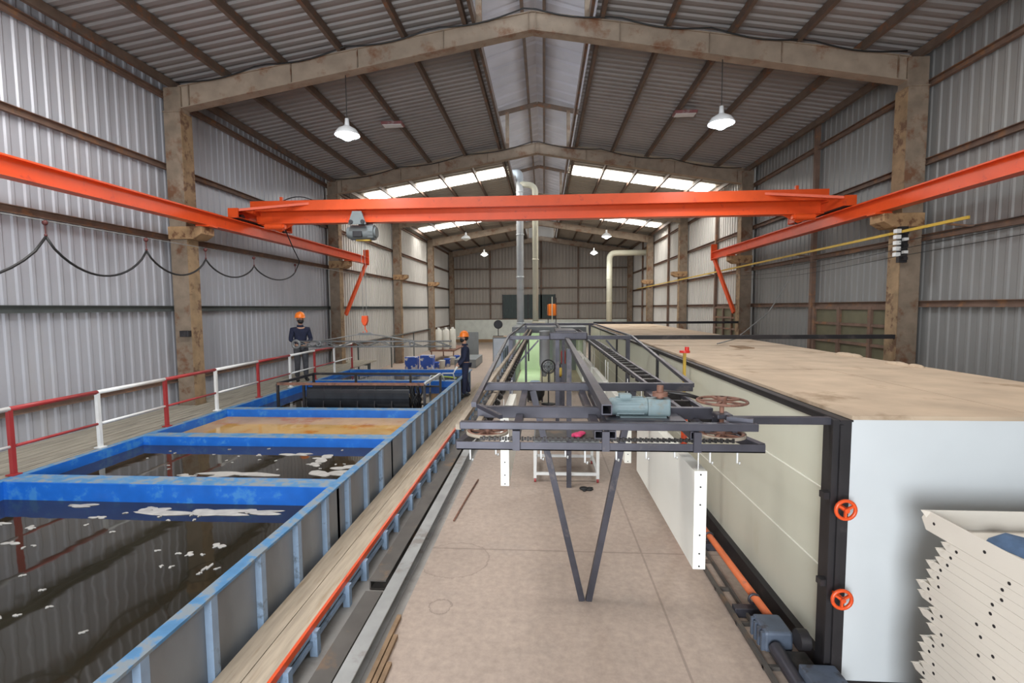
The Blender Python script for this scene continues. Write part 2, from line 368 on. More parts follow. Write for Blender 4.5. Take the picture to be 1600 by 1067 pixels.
# ------------------------------------------------------------------ steel frames
where = ['nearest the camera', 'second from the camera', 'third from the camera', 'fourth from the camera', 'in the far corner by the back wall']
for k, y in enumerate(FR):
    y = min(y, 37.0)
    for sx, side, xi, xo in ((-1, 'left', -6.86, -7.2), (1, 'right', 6.25, 6.6)):
        lab = 'rust-stained column with corbel along the %s wall, %s' % (side, where[k]) if k < 4 else 'plain rusty column %s on the %s' % (where[4], side)
        c = thing('steel_column', lab, 'column', ((xi + xo) / 2, y, 0), 0, 'columns along the %s wall' % side)
        hw = abs(xo - xi) / 2
        b = MB().box(-hw, hw, -.14, .14, 0, 6.42)
        b.box(-hw - .01, hw + .01, -.155, .155, 6.40, 6.43); b.box(-hw - .02, hw + .02, -.16, .16, 0, .03)
        # haunch block joining the rafter
        b.box(-hw, hw, -.12, .12, 6.43, ztop(xi) - .02)
        b.build('shaft', 'conc', c, .008)
        MB().box(min(-sx * hw, -sx * (hw + .012)), max(-sx * hw, -sx * (hw + .012)), -.15, .15, 0.03, 6.40).build('flange', 'ochrerust', c)
        if k < 4:
            q = MB(); d = -sx
            p = [(hw * d, 4.02), (hw * d + .17 * d, 4.02), (hw * d + .33 * d, 4.12), (hw * d + .33 * d, 4.26), (-hw * d, 4.26), (-hw * d, 4.02)]
            v = [(a, yy, z) for yy in (-.19, .19) for a, z in p]; n = 6
            q.add(v, [tuple(range(6)), tuple(range(11, 5, -1))] + [(i, 6 + i, 6 + (i + 1) % n, (i + 1) % n) for i in range(n)])
            q.build('corbel', 'ochre', c, .01)
        # rafter
        r = thing('roof_rafter', '%s rafter beam of the roof frame %s' % (side, where[k] if k < 4 else 'against the back wall'), 'rafter', (0, y, 0), 0, 'rafters on the %s' % side)
        xe = xi + .05 * sx
        b = MB(); ze, zc = ztop(xe), ztop(XC)
        he, hc = .40, .31
        xm = XC
        for (ya, yb, dz0, dz1) in ((-.075, .075, 0, 0),):
            b.add([(xe, ya, ze - he), (xm, ya, zc - hc), (xm, ya, zc), (xe, ya, ze), (xe, yb, ze - he), (xm, yb, zc - hc), (xm, yb, zc), (xe, yb, ze)],
                  [(0, 1, 2, 3), (7, 6, 5, 4), (0, 4, 5, 1), (1, 5, 6, 2), (2, 6, 7, 3), (3, 7, 4, 0)])
        b.build('web', 'rafter', r)
        f = MB()
        for (t0, t1) in ((he, hc), (.0, .0)):
            za, zb = ze - t0, zc - t1
            f.add([(xe, -.11, za - .008), (xm, -.11, zb - .008), (xm, -.11, zb + .008), (xe, -.11, za + .008), (xe, .11, za - .008), (xm, .11, zb - .008), (xm, .11, zb + .008), (xe, .11, za + .008)],
                  [(0, 1, 2, 3), (7, 6, 5, 4), (0, 4, 5, 1), (1, 5, 6, 2), (2, 6, 7, 3), (3, 7, 4, 0)])
        f.build('flange', 'rafter', r)
        for fr_ in (.03, .33, .52, .76, .99):
            x = xe + (xm - xe) * fr_; h = he + (hc - he) * fr_
            MB().box(x - .008, x + .008, -.11, .11, ztop(x) - h, ztop(x)).build('stiffener', 'conc', r)
    # ridge vent frame over the rafter
    v = thing('ridge_vent_frame', 'small brown portal frame under the ridge vent, %s' % where[k], 'frame', (0, y, 0), 0, 'ridge vent frames')
    for x in (-1.17, .80):
        MB().bar((x, 0, ztop(x)), (x, 0, 8.95), .11, .11, (0, 1, 0)).build('post', 'conc', v)
    for x in (-1.55, 1.15):
        MB().bar((x, 0, 8.90), (XC, 0, 9.2), .09, .12).build('arm', 'purlin', v)

# ------------------------------------------------------------------ windows in the right wall, dark tarpaulin window at the back
def wall_window(y0, y1, z0, z1, n, mull, rails):
    e = bpy.data.objects.new('window_%d' % n, None); col.objects.link(e); struct(e)
    x = XR - .07
    MB().box(x - .01, x, y0, y1, z0, z1).build('pane', 'olive', e)
    for y in mull: MB().box(x - .07, x - .012, y - .045, y + .045, z0, z1).build('mullion', 'girt', e)
    for z in rails: MB().box(x - .055, x - .012, y0, y1, z - .03, z + .03).build('glazing_bar', 'girt', e)
wall_window(9.55, 12.4, 1.3, 2.62, 5, (9.6, 10.3, 11.35, 12.35), (1.35, 1.85, 2.25, 2.6))
wall_window(16.6, 19.25, 1.3, 2.62, 6, (16.7, 17.6, 18.4, 19.2), (1.35, 1.85, 2.25, 2.6))
e = bpy.data.objects.new('window_7', None); col.objects.link(e); struct(e)
MB().box(-3.15, .85, YB1 - .16, YB1 - .14, 1.8, 3.62).build('pane', 'darkgreen', e)
for x in (-3.15, -1.2, .85): MB().box(x - .04, x + .04, YB1 - .2, YB1 - .16, 1.78, 3.64).build('frame', 'black', e)

# ------------------------------------------------------------------ pendant lamps
def pendant(x, y, lit, label):
    zt = ztop(x) - .38; z0 = 5.83
    t = thing('pendant_lamp', label, 'lamp', (x, y, z0), 0, 'high bay pendant lamps')
    b = MB().cyl((0, 0, .36), (0, 0, zt - z0), .008, n=6); b.build('cord', 'cord', t)
    MB().lathe([(.0, .40), (.035, .40), (.045, .28), (.05, .27), (.08, .25), (.17, .20), (.225, .12), (.235, .09), (.228, .09), (.165, .19), (.04, .26)], n=24).build('lamp_shade', 'shade', t)
    MB().lathe([(.0, -.01), (.04, 0), (.10, .035), (.19, .085), (.215, .115), (.0, .13)], n=24).build('bulb', 'bulb' if lit else 'bulboff', t)
    if lit:
        l = bpy.data.lights.new('pendant_light', 'SPOT'); l.energy = LAMP_W * (1.6 if y < 12 else 1.2); l.color = (.86, .94, 1); l.shadow_soft_size = .2
        l.spot_size = R_(155); l.spot_blend = .6
        o = bpy.data.objects.new('pendant_light', l); o.location = (x, y, z0 - .05); col.objects.link(o)
pendant(-3.69, 9.2, True, 'lit pendant lamp hanging from the nearest rafter on the left')
pendant(3.18, 9.2, True, 'lit pendant lamp hanging from the nearest rafter on the right')
pendant(-3.69, 23.2, False, 'unlit conical pendant lamp on the left beyond the crane')
pendant(2.92, 23.2, True, 'lit pendant lamp on the right beyond the crane')
pendant(-3.66, 30.2, True, 'farthest lit pendant lamp on the left near the back wall')
pendant(3.05, 30.2, True, 'farthest lit pendant lamp on the right near the back wall')
for x, y, s in ((-3.85, 12.6, 'left'), (3.45, 12.5, 'right')):
    t = thing('roof_light_box', 'faded reddish flat box under the roof sheets beside the %s purlins' % s, 'light fitting', (x, y, zsheet(x) - .16))
    MB().box(-.27, .27, -.14, .14, -.05, .02).build('housing', 'oldred', t, .01)
    MB().box(-.24, .24, -.11, .11, -.062, -.05).build('cover', 'shade', t)

# ------------------------------------------------------------------ crane
for side, X, ys, sx in (('left', -6.55, 17.75, -1), ('right', 5.96, 17.65, 1)):
    t = thing('crane_runway_beam', 'long orange runway beam on corbels along the %s wall' % side, 'crane rail', (X, 0, 0))
    MB().ibeam((0, 2, 4.42), (0, ys, 4.42), .20, .25, .016).build('beam', 'orange', t)
    MB().bar((0, 2, 4.56), (0, ys, 4.56), .05, .03).build('rail', 'orange', t)
    MB().box(-.10, .10, ys, ys + .05, 4.26, 4.82).build('end_stop', 'orange', t)
    xi = (-6.86 if sx < 0 else 6.25) - X
    MB().bar((0, ys - .05, 4.28), (xi * .9, 16.42, 2.45), .08, .12).build('brace', 'orange', t)
    for y in FR[:2]:
        MB().box(-.14, .14, y - .12, y + .12, 4.262, 4.295).build('bearing_plate', 'orange', t)
YG = 10.9
t = thing('bridge_crane', 'orange overhead bridge crane spanning the hall between both runway beams', 'crane', (-.3, YG, 0))
g = MB().ibeam((-6.25, 0, 4.78), (6.2, 0, 4.78), .22, .38, .022); g.build('girder', 'orange', t)
g = MB().channel((-6.25, -.24, 4.96), (6.2, -.24, 4.96), .12, .22, .014, -1); g.build('top_channel', 'orange', t)
for sx, X in ((-1, -6.55), (1, 5.96)):
    xx = X + .3; s = 'left' if sx < 0 else 'right'
    b = MB().channel((xx - .10, -.85, 4.70), (xx - .10, 1.35, 4.70), .2, .18, .012, 1); b.box(xx - .11, xx + .11, -.87, -.84, 4.60, 4.80); b.box(xx - .11, xx + .11, 1.34, 1.37, 4.60, 4.80)
    b.build('end_carriage', 'orange', t)
    for yw in (-.6, 1.1):
        MB().cyl((xx - .05, yw, 4.64), (xx + .05, yw, 4.64), .075, n=16).build('wheel', 'black', t)
    MB().box(xx - .08, xx + .08, -.82, .25, 4.59, 4.615).build('bumper', 'black', t)
    b = MB().bar((xx - .02 * sx, -.80, 4.76), (xx - sx * 1.45, -.14, 5.02), .10, .05); b.build('brace', 'orange', t)
    b = MB().bar((xx, 1.25, 4.76), (xx - sx * 1.45, .12, 5.02), .10, .05); b.build('brace', 'orange', t)
    b = MB().box(xx - .10, xx + .10, -.30, .10, 4.80, 4.90)
    p = xx - sx * .55; b.add([(xx - .05 * sx, 0, 4.60), (p, 0, 4.42), (p - sx * .35, 0, 4.60), (xx - .05 * sx, .02, 4.60), (p, .02, 4.42), (p - sx * .35, .02, 4.60)], [(0, 1, 2), (5, 4, 3), (0, 3, 4, 1), (1, 4, 5, 2), (2, 5, 3, 0)])
    b.build('gusset_plate', 'orange', t)
    b = MB().cyl((xx - sx * .35, -.25, 4.50), (xx - sx * .75, -.25, 4.50), .07); b.cyl((xx - sx * .75, -.25, 4.50), (xx - sx * .80, -.25, 4.50), .05)
    b.build('drive_motor', 'orange', t)
    b = MB().cyl((xx - sx * .6, .0, 5.0), (xx - sx * .6, 0, 5.18), .02, n=8); b.box(xx - sx * .6 - .03, xx - sx * .6 + .03, -.03, .03, 5.1, 5.2)
    b.build('cable_arm', 'orange', t)
b = MB(); pts = [(-5.66 + .1 * i, -.1, 5.05 + .13 * math.sin(math.pi * i / 9)) for i in range(10)]; b.tube(pts, .012); pts = [(-5.7 + .16 * i, -.05, 5.04 + .07 * math.sin(math.pi * i / 9)) for i in range(10)]; b.tube(pts, .012)
b.build('cable', 'cord', t)

HX = -4.06
t = thing('electric_hoist', 'grey electric hoist trolley hanging under the crane girder', 'hoist', (HX, YG - .1, 0))
b = MB().cyl((-.24, 0, 4.36), (.16, 0, 4.36), .165, n=22); b.build('drum_housing', 'hoistgrey', t)
MB().cyl((-.31, 0, 4.36), (-.24, 0, 4.36), .13, n=22).build('end_cap', 'hoistgrey', t)
b = MB().cyl((.16, 0, 4.36), (.30, 0, 4.36), .165, n=22); b.cyl((.30, 0, 4.36), (.34, 0, 4.36), .12, n=22)
for i in range(8):
    a = i * math.pi / 4; b.bar((.17, .165 * math.cos(a), 4.36 + .165 * math.sin(a)), (.29, .165 * math.cos(a), 4.36 + .165 * math.sin(a)), .015)
b.build('motor_housing', 'hoistgrey', t)
for yy in (-.29, .24): MB().prism((0, yy, 4.58), (0, yy + .03, 4.58), [(-.20, -.08), (.20, -.08), (.13, .12), (.10, .2), (-.10, .2), (-.13, .12)]).build('trolley_plate', 'hoistgrey', t)
for x in (-.13, .13): MB().cyl((x, -.32, 4.55), (x, -.25, 4.55), .045).build('wheel', 'black', t)
MB().box(-.14, .06, -.21, -.14, 4.24, 4.37).build('cover', 'black', t, .01)
MB().box(-.12, .20, -.06, .06, 4.17, 4.20).build('rope_guide', 'yellow', t)
b = MB()
for x in (-.03, .05): b.cyl((x, 0, 2.50), (x, 0, 4.2), .006, n=6)
b.build('wire_rope', 'rope', t)
b = MB().prism((.01, -.05, 2.40), (.01, .05, 2.40), [(-.06, .10), (.06, .10), (.07, -.02), (.03, -.12), (-.03, -.12), (-.07, -.02)]); b.build('hook_block', 'orange', t, .01)
b = MB().tube([(.01, 0, 2.28), (.01, 0, 2.20), (.05, 0, 2.15), (.03, 0, 2.09), (-.03, 0, 2.10), (-.04, 0, 2.14)], .014, 8); b.build('hook', 'orange', t)

t = thing('lifting_spreader', 'long grey lattice spreader hanging from the hoist hook over the tanks', 'lifting beam', (-4.05, YG - .1, 0))
X0, X1 = -1.58, 1.95
for yy in (-.07, .07):
    b = MB()
    for z in (1.80, 1.92): b.tube([(X0, yy, z), (X1, yy, z)], .014, 6)
    n = 11
    for i in range(n):
        xa, xb = X0 + (X1 - X0) * i / n, X0 + (X1 - X0) * (i + 1) / n
        b.tube([(xa, yy, 1.80 if i % 2 else 1.92), (xb, yy, 1.92 if i % 2 else 1.80)], .009, 5)
    b.build('lattice_side', 'greylat', t)
b = MB()
for i in range(5):
    x = X0 + (X1 - X0) * i / 4; b.bar((x, -.07, 1.80), (x, .07, 1.80), .03); b.bar((x, -.07, 1.92), (x, .07, 1.92), .03)
b.build('cross_tie', 'greylat', t)
b = MB().ring((X0, -.10, 1.86), .085, .03, 'y', 16); b.build('end_plate', 'greylat', t)
b = MB().prism((0, -.02, 2.09), (0, .02, 2.09), [(-.22, -.03), (.22, -.03), (.12, .03), (-.12, .03)]); b.build('top_plate', 'greylat', t)
for x in (-1.05, 1.1):
    b = MB(); b.tube([(x * .15, 0, 2.08), (x, -.07, 1.93)], .014); b.tube([(x * .15, 0, 2.08), (x, .07, 1.93)], .014); b.build('sling', 'rope', t)
    b = MB().ring((x, -.10, 1.87), .05, .02, 'y', 14); b.build('clamp', 'greylat', t)

# festoon cable on the left
t = thing('festoon_cable', 'black looped festoon power cable on trolleys below the left runway beam', 'cable', (-6.42, 0, 0))
MB().tube([(0, 2.5, 3.82), (0, 16.1, 3.84)], .006, 5).build('guide_wire', 'rope', t)
ty = [3.6, 5.96, 7.56, 8.95, 10.5, 12.3]; low = [2.98, 3.17, 3.28, 3.33, 3.37]
for i, y in enumerate(ty[1:]):
    b = MB().ball((0, y, 3.80), .035, .03, .035); b.cyl((0, y, 3.66), (0, y, 3.80), .008, n=6); b.ball((0, y, 3.64), .018); b.build('trolley', 'darkred', t)
for i in range(5):
    pts = []
    for k in range(17):
        u = k / 16; s = 1 - (2 * u - 1) ** 2; pts.append((.0, ty[i] + (ty[i + 1] - ty[i]) * u, 3.62 - (3.62 - low[i]) * s ** .8))
    MB().tube(pts, .016, 6).build('cable_loop', 'cord', t)
MB().tube([(0, 12.3, 3.62), (.1, 12.35, 3.9), (.12, 12.0, 4.2), (.15, 11.6, 4.6)], .014, 6).build('cable_riser', 'cord', t)
# cable draped along nearest rafter
b = MB(); pts = []
for i in range(61):
    x = -6.9 + 13.1 * i / 60; pts.append((x, 9.05, ztop(x) + .05 - .09 * abs(math.sin(math.pi * i / 7.5))))
b.tube(pts, .014, 5); tag(b.build('roof_cable', 'cord'), 'black cable draped along the nearest roof rafter', 'cable')
b = MB(); pts = []
for i in range(61):
    x = -6.9 + 13.1 * i / 60; pts.append((x, 16.05, ztop(x) + .05 - .10 * abs(math.sin(math.pi * i / 10))))
b.tube(pts, .014, 5); tag(b.build('roof_cable', 'cord'), 'black cable draped along the second roof rafter above the crane', 'cable')
t = thing('junction_box', 'small black box on the nearest left column', 'junction box', (-6.95, 9.02, 2.2))
MB().box(-.09, .09, -.06, .04, -.06, .06).build('box', 'black', t, .008)

# right side: yellow conductor bar, isolators, wires, rope
t = thing('conductor_bar', 'long thin yellow conductor bar along the right wall girts', 'busbar', (6.17, 0, 0))
MB().bar((0, 7.6, 3.93), (0, 33, 3.82), .03, .045).build('bar', 'yellow', t)
for y in (8.0, 12.5, 16.0, 19.3, 23.0, 30.0): MB().bar((0, y, 3.9), (.40, y, 3.86), .03, .03).build('bracket', 'girt', t)
t = thing('isolator_panel', 'black and white isolator rack on the nearest right column', 'electrical panel', (6.2, 8.98, 3.4))
MB().box(-.03, .10, -.02, .06, 0, .62).build('back_plate', 'black', t)
for i in range(5):
    MB().box(-.14, -.05, -.08, .0, .10 + i * .10, .17 + i * .10).build('insulator', 'whitepaint', t, .008)
    MB().box(-.0, .07, -.08, -.02, .04 + i * .11, .09 + i * .11).build('fuse', 'whitepaint' if i % 2 else 'black', t)
for j, z in enumerate((3.74, 3.62, 3.5)):
    b = MB(); pts = [(6.12, 9.0 + 7.1 * i / 16, z - .10 * math.sin(math.pi * i / 16)) for i in range(17)]; b.tube(pts, .005, 4)
    pts = [(6.12, 8.96 - 5 * i / 8, z + .12 * i / 8) for i in range(9)]; b.tube(pts, .005, 4)
    tag(b.build('overhead_wire', 'cord'), ['topmost', 'middle', 'lowest'][j] + ' of the three thin wires strung along the right columns', 'wire', 'wires along the right wall')
b = MB(); pts = [(6.1, 12.4, 3.75), (5.9, 12.3, 3.2), (5.3, 11.9, 2.5), (4.6, 11.4, 2.10), (3.9, 10.2, 1.99), (3.2, 9.2, 1.97)]
b.tube(pts, .012, 6); tag(b.build('slack_rope', 'rope'), 'slack grey rope running from the yellow bar down onto the oven top', 'rope')

# ------------------------------------------------------------------ tanks
ZT = .80; TX0, TX1 = -5.97, -2.22
def tank(y0, y1, zl, liq, label, llabel, wl=.10, wr=.10):
    t = thing('dip_tank', label, 'tank', (0, y0, 0), 0, 'row of dip tanks'); L = y1 - y0
    s = MB(); th = .03
    s.box(TX0 - .04, TX0, 0, L, .02, ZT - .02); s.box(TX1, TX1 + .0, 0, L, .02, ZT - .02) if 0 else None
    s.box(TX0, TX1, 0, th, .02, ZT - .02); s.box(TX0, TX1, L - th, L, .02, ZT - .02); s.box(TX0, TX1, th, L - th, .02, .06); s.box(TX1 - th, TX1 - .012, th, L - th, .02, ZT - .02)
    s.build('lining', 'blue', t)
    MB().box(TX1 - .012, TX1, 0, L, .02, ZT - .02).build('side_sheet', 'tankgrey', t)
    r = MB(); r.box(TX0 - .05, TX1 + .05, 0, wl, ZT - .02, ZT); r.box(TX0 - .05, TX1 + .05, L - wr, L, ZT - .02, ZT)
    r.box(TX0 - .05, TX0 + .04, wl, L - wr, ZT - .02, ZT); r.box(TX1 - .05, TX1 + .05, wl, L - wr, ZT - .02, ZT)
    # lip turned down inside
    r.build('rim', 'bluerim', t)
    q = MB(); q.box(TX0 + .04, TX1 - .05, wl, wl + .015, ZT - .16, ZT - .004); q.box(TX0 + .04, TX1 - .05, L - wr - .015, L - wr, ZT - .30, ZT - .004)
    q.box(TX0 + .03, TX0 + .045, wl, L - wr, ZT - .30, ZT - .004)
    q.build('inner_lip', 'blue', t)
    MB().box(TX0 + .01, TX1 - .032, th + .002, L - th - .002, .10, zl).build('liquid', liq, t)
    y = y0 - (y0 % .56) + .14
    while y < y1 - .05:
        if y > y0 + .05:
            MB().box(TX1, TX1 + .05, y - y0 - .03, y - y0 + .03, .02, ZT - .02).build('rib', 'bluegrey', t)
        y += .56
    return t
tank(.9, 4.98, .60, 'liq_dark', 'nearest dip tank filled with almost black liquid', '', .10, .13)
tank(4.98, 6.85, .67, 'liq_grey', 'second dip tank with dark liquid and patches of white foam', '', .10, .12)
tank(6.85, 8.75, .66, 'liq_brown', 'third dip tank filled with murky brown liquid', '')
tank(8.75, 12.3, .64, 'liq_grey', 'fourth dip tank holding the steel rack of black panels', '')
tank(12.3, 14.55, .70, 'liq_blue', 'farthest dip tank in the row with blue lining', '')
def blob(cx, cy, rx, ry, seed, n=26):
    rn = random.Random(seed); ph = [rn.random() * 6.28 for _ in range(6)]
    out = []
    for i in range(n):
        a = 2 * math.pi * i / n; k = 1 + sum(.40 / (j * .6 + 1) * math.sin((j + 2) * a + ph[j]) for j in range(6)); out.append((cx + rx * k * math.cos(a), cy + ry * k * math.sin(a)))
    return out
def foam(z, blobs, label):
    b = MB()
    for s, (cx, cy, rx, ry) in enumerate(blobs):
        p = blob(cx, cy, rx, ry, s + int(100 * cx)); n = len(p)
        b.add([(x, y, z) for x, y in p] + [(x * .92 + cx * .08, y * .92 + cy * .08, z + .006) for x, y in p] + [(cx, cy, z + .008)],
              [(i, (i + 1) % n, n + (i + 1) % n, n + i) for i in range(n)] + [(n + i, n + (i + 1) % n, 2 * n) for i in range(n)])
    tag(b.build('floating_foam', 'foam'), label, 'foam', None, 'stuff')
rn = random.Random(3)
foam(.601, [(-3.55, 4.60, .42, .08), (-3.0, 4.66, .28, .06), (-4.05, 4.66, .12, .07), (-4.9, 4.72, .16, .03), (-4.9, 3.45, .07, .03), (-5.3, 4.25, .10, .035), (-4.9, 4.2, .05, .03), (-4.45, 4.45, .06, .03), (-4.75, 3.9, .06, .03), (-2.85, 3.95, .05, .04), (-3.0, 3.8, .03, .03), (-2.7, 3.6, .02, .05)]
     + [(rn.uniform(-5.6, -2.6), rn.uniform(2.6, 4.7), .018, .014) for _ in range(34)], 'white foam flecks floating on the nearest dark tank')
foam(.671, [(-3.75, 5.55, .34, .10), (-4.3, 5.45, .12, .05), (-2.62, 5.62, .18, .12), (-2.95, 6.2, .12, .12), (-2.95, 5.95, .10, .05), (-3.4, 6.35, .16, .06), (-3.9, 6.3, .04, .03), (-2.5, 5.85, .14, .07)]
     + [(rn.uniform(-5.4, -2.5), rn.uniform(5.3, 6.6), .016, .013) for _ in range(26)], 'white foam patches floating on the second dip tank')

# left walkway with railing
t = thing('plank_walkway', 'wide planked walkway behind the tanks along the left wall', 'walkway', (0, 0, 0))
for i in range(8):
    x0 = -7.22 + i * .148
    segs = [(.6, 17.2)] if x0 > -6.85 else [(.6, 9.0), (9.4, 16.0), (16.4, 17.2)]
    for ya, yb in segs: MB().box(x0, x0 + .134, ya, yb, .76, .795).build('plank', 'plankgrey', t)
b = MB()
for y in (1, 4, 7, 10, 13, 16.5): b.box(-7.2, -6.05, y, y + .08, .68, .76); b.box(-7.2, -7.12, y, y + .08, 0, .68); b.box(-6.14, -6.06, y, y + .08, 0, .68)
b.build('support', 'greygirt', t)
t = thing('guard_railing', 'red and white painted guard railing between the walkway and the tanks', 'railing', (-6.04, 0, ZT))
PY = [3.85, 5.05, 6.14, 7.32, 8.52, 9.85, 11.15, 12.4, 13.6, 14.9]
zr, zmid = .76, .33
for i, y in enumerate(PY):
    c = 'redpaint' if i % 2 else 'whitepaint'
    MB().bar((0, y, 0), (0, y, zr), .045, .045, (0, 1, 0)).build('post', c, t); MB().box(-.05, .05, y - .05, y + .05, 0, .015).build('foot_plate', c, t)
PY0 = [2.9] + PY
for i in range(len(PY0) - 1):
    c = 'whitepaint' if i % 2 else 'redpaint'
    if i == 0: c = 'redpaint'
    c = 'redpaint' if i % 2 == 0 else 'whitepaint'
    MB().tube([(0, PY0[i], zr), (0, PY0[i + 1], zr)], .028, 8).build('top_rail', c, t)
    MB().tube([(0, PY0[i], zmid), (0, PY0[i + 1], zmid)], .018, 8).build('mid_rail', c, t)

# right plank walkway beside the tanks
t = thing('plank_walkway', 'narrow planked walkway with orange edge beside the tank ribs', 'walkway', (0, 0, 0))
for x0, x1 in ((-2.16, -1.975), (-1.968, -1.80)):
    MB().box(x0, x1, 1.2, 15.5, .215, .25).build('plank', 'plank', t)
MB().box(-1.80, -1.775, 1.2, 15.5, .20, .252).build('edge_strip', 'orange', t)
b = MB().box(-1.80, -1.775, 1.2, 15.5, .09, .125); b.box(-1.805, -1.78, 1.2, 15.5, .165, .2); b.build('lower_rail', 'bluegrey', t)
y = 1.4; k = 0
while y < 15.4:
    MB().box(-1.80, -1.74, y - .028, y + .028, 0, .2).build('leg', 'bluegrey', t); y += .42 if k % 2 else .62; k += 1
# loose beams on the floor
b = MB().ibeam((-1.385, .9, .06), (-1.385, 11.5, .06), .13, .12, .012)
tag(b.build('steel_beam', 'raw', None, .004), 'long light grey steel beam lying on the floor by the walkway', 'steel beam')
b = MB().box(-1.66, -1.50, .9, 4.25, 0, .05); tag(b.build('steel_beam', 'darkbeam'), 'short dark beam on the floor nearest the camera, left of the grey beam', 'steel beam')
b = MB().channel((-1.66, 4.35, .05), (-1.66, 11.0, .05), .16, .09, .012, 1); tag(b.build('steel_beam', 'darkbeam'), 'long dark channel on the floor further along, left of the grey beam', 'steel beam')
for i, (x, y1, z) in enumerate(((-1.25, 3.95, .03), (-1.205, 3.7, .028), (-1.16, 3.4, .025))):
    tag(MB().bar((x, 1.5, z / 2 + .002), (x, y1, z / 2 + .002), .035, z).build('wood_batten', 'lumber'), ['longest', 'middle', 'shortest'][i] + ' of the thin brown battens lying right of the grey beam', 'batten', 'battens beside the grey beam')
tag(MB().tube([(-1.13, 5.85, .015), (-1.08, 6.6, .015), (-1.02, 7.3, .015)], .012, 6).build('metal_rod', 'rustwheel'), 'thin dark rod lying on the concrete right of the grey beam', 'rod')

# ------------------------------------------------------------------ rack in the fourth tank
t = thing('dipping_rack', 'dark steel dipping rack standing in the fourth tank', 'rack', (0, 0, 0))
A, B, C_, D = (-5.45, 9.55), (-2.40, 9.55), (-2.40, 11.05), (-5.42, 11.05)
for p, q, m_ in ((A, B, 'rustwheel'), (B, C_, 'ductgrey'), (C_, D, 'black'), (D, A, 'black')):
    MB().bar((*p, 1.14), (*q, 1.14), .05, .05).build('top_bar', m_, t)
for p in (A, B, C_, D, (-4.9, 9.55), (-3.1, 11.05), (-4.4, 11.05)):
    MB().bar((*p, .12), (*p, 1.14), .045, .045, (0, 1, 0)).build('upright', 'black', t)
MB().bar((A[0], A[1], .62), (D[0], D[1], .62), .04, .04).build('side_bar', 'black', t)
MB().bar((D[0], D[1], .85), (C_[0], C_[1], .85), .04, .04).build('side_bar', 'black', t)
for i in range(6):
    x = -4.85 + i * .355
    p = thing('dipped_panel', ('black wet panel hanging in the dipping rack, ' + ['leftmost', 'second from left', 'third from left', 'fourth from left', 'fifth from left', 'rightmost'][i]), 'panel', (x, 9.62, .62), 0, 'black panels in the dipping rack')
    q = MB(); n = 8
    pr = [(.07 * math.sin(math.pi * k / n), .44 * k / n) for k in range(n + 1)]
    v = [(xx, -a, z) for xx in (0, .354) for a, z in pr] + [(xx, -a + .012, z) for xx in (0, .354) for a, z in pr]; m1 = n + 1
    f = [(k, m1 + k, m1 + k + 1, k + 1) for k in range(n)] + [(2 * m1 + k + 1, 3 * m1 + k + 1, 3 * m1 + k, 2 * m1 + k) for k in range(n)]
    f += [(k, k + 1, 2 * m1 + k + 1, 2 * m1 + k) for k in range(n)] + [(m1 + k + 1, m1 + k, 3 * m1 + k, 3 * m1 + k + 1) for k in range(n)] + [(0, 2 * m1, 3 * m1, m1), (n, m1 + n, 3 * m1 + n, 2 * m1 + n)]
    q.add(v, f); q.build('sheet', 'darkload', p)
    q = MB(); q.bar((.0, -.01, .43), (.0, -.01, .52), .014); q.bar((0, -.085, .0), (0, -.01, .44), .02, .02); q.build('hook', 'black', p)
b = MB(); rn = random.Random(5)
for i in range(16):
    x = -2.66 + rn.uniform(-.13, .13); y = 9.66 + rn.uniform(-.05, .25); b.tube([(x, y, 1.12), (x + rn.uniform(-.06, .06), y, .95), (x + rn.uniform(-.06, .06), y + .03, .78), (x, y + .02, .62)], .02, 5)
tag(b.build('hose_bundle', 'rubber'), 'tangled bundle of black hoses at the right end of the rack', 'hoses', None, 'stuff')
for i, (x, y) in enumerate(((-2.75, 11.5), (-2.55, 11.8))):
    b = MB().tube([(x, y, .57), (x, y, 1.0), (x + .05, y, 1.05), (x + .3, y + .05, 1.05), (x + .34, y + .05, .9)], .02, 8)
    tag(b.build('inlet_pipe', 'ductgrey'), 'pale bent pipe dipping into the fourth tank, ' + ['nearer one', 'farther one'][i], 'pipe')
tag(MB().tube([(-3.0, 12.9, .82), (-2.6, 12.75, .83), (-2.36, 12.6, .83), (-2.30, 12.5, .83)], .02, 6).build('garden_hose', mat('yellow_green_hose', (.42, .52, .06), .5)), 'yellow-green hose lying over the rim by the right worker', 'hose')

# ------------------------------------------------------------------ oven
OX0, OX1, OY0, OY1, OZ = 2.02, 4.45, 3.36, 22.5, 1.92
t = thing('curing_oven', 'long boxy curing oven with cream side, pale front and dusty plywood top', 'oven', (0, 0, 0))
MB().box(OX0, OX1, OY0 + .02, OY1, .04, OZ - .03).build('side_panel', 'ovencream', t)
MB().box(OX0 - .0, OX1, OY0, OY0 + .02, .06, OZ - .02).build('front_panel', 'ovenfront', t)
MB().box(OX0 - .02, OX1 + .02, OY0 - .005, OY0 + .03, 0, .06).build('base_band', 'black', t)
b = MB(); rn = random.Random(11); ys = [OY0 - .02]
while ys[-1] < OY1 - 2.5: ys.append(ys[-1] + 2.44)
ys.append(OY1)
for i in range(len(ys) - 1):
    for x0, x1 in ((OX0 + .03, OX0 + 1.23), (OX0 + 1.235, OX1 + .06)):
        dz = rn.uniform(0, .008); b.box(x0, x1, ys[i], ys[i + 1] - .006, OZ - .015, OZ + .008 + dz)
b.build('roof_board', 'oventop', t)
b = MB().box(OX0 - .03, OX0 + .03, OY0 - .01, OY1, OZ - .075, OZ - .03); b.box(OX0 - .045, OX0 + .04, OY0 - .02, OY1, OZ - .03, OZ - .018); b.build('edge_angle', 'black', t)
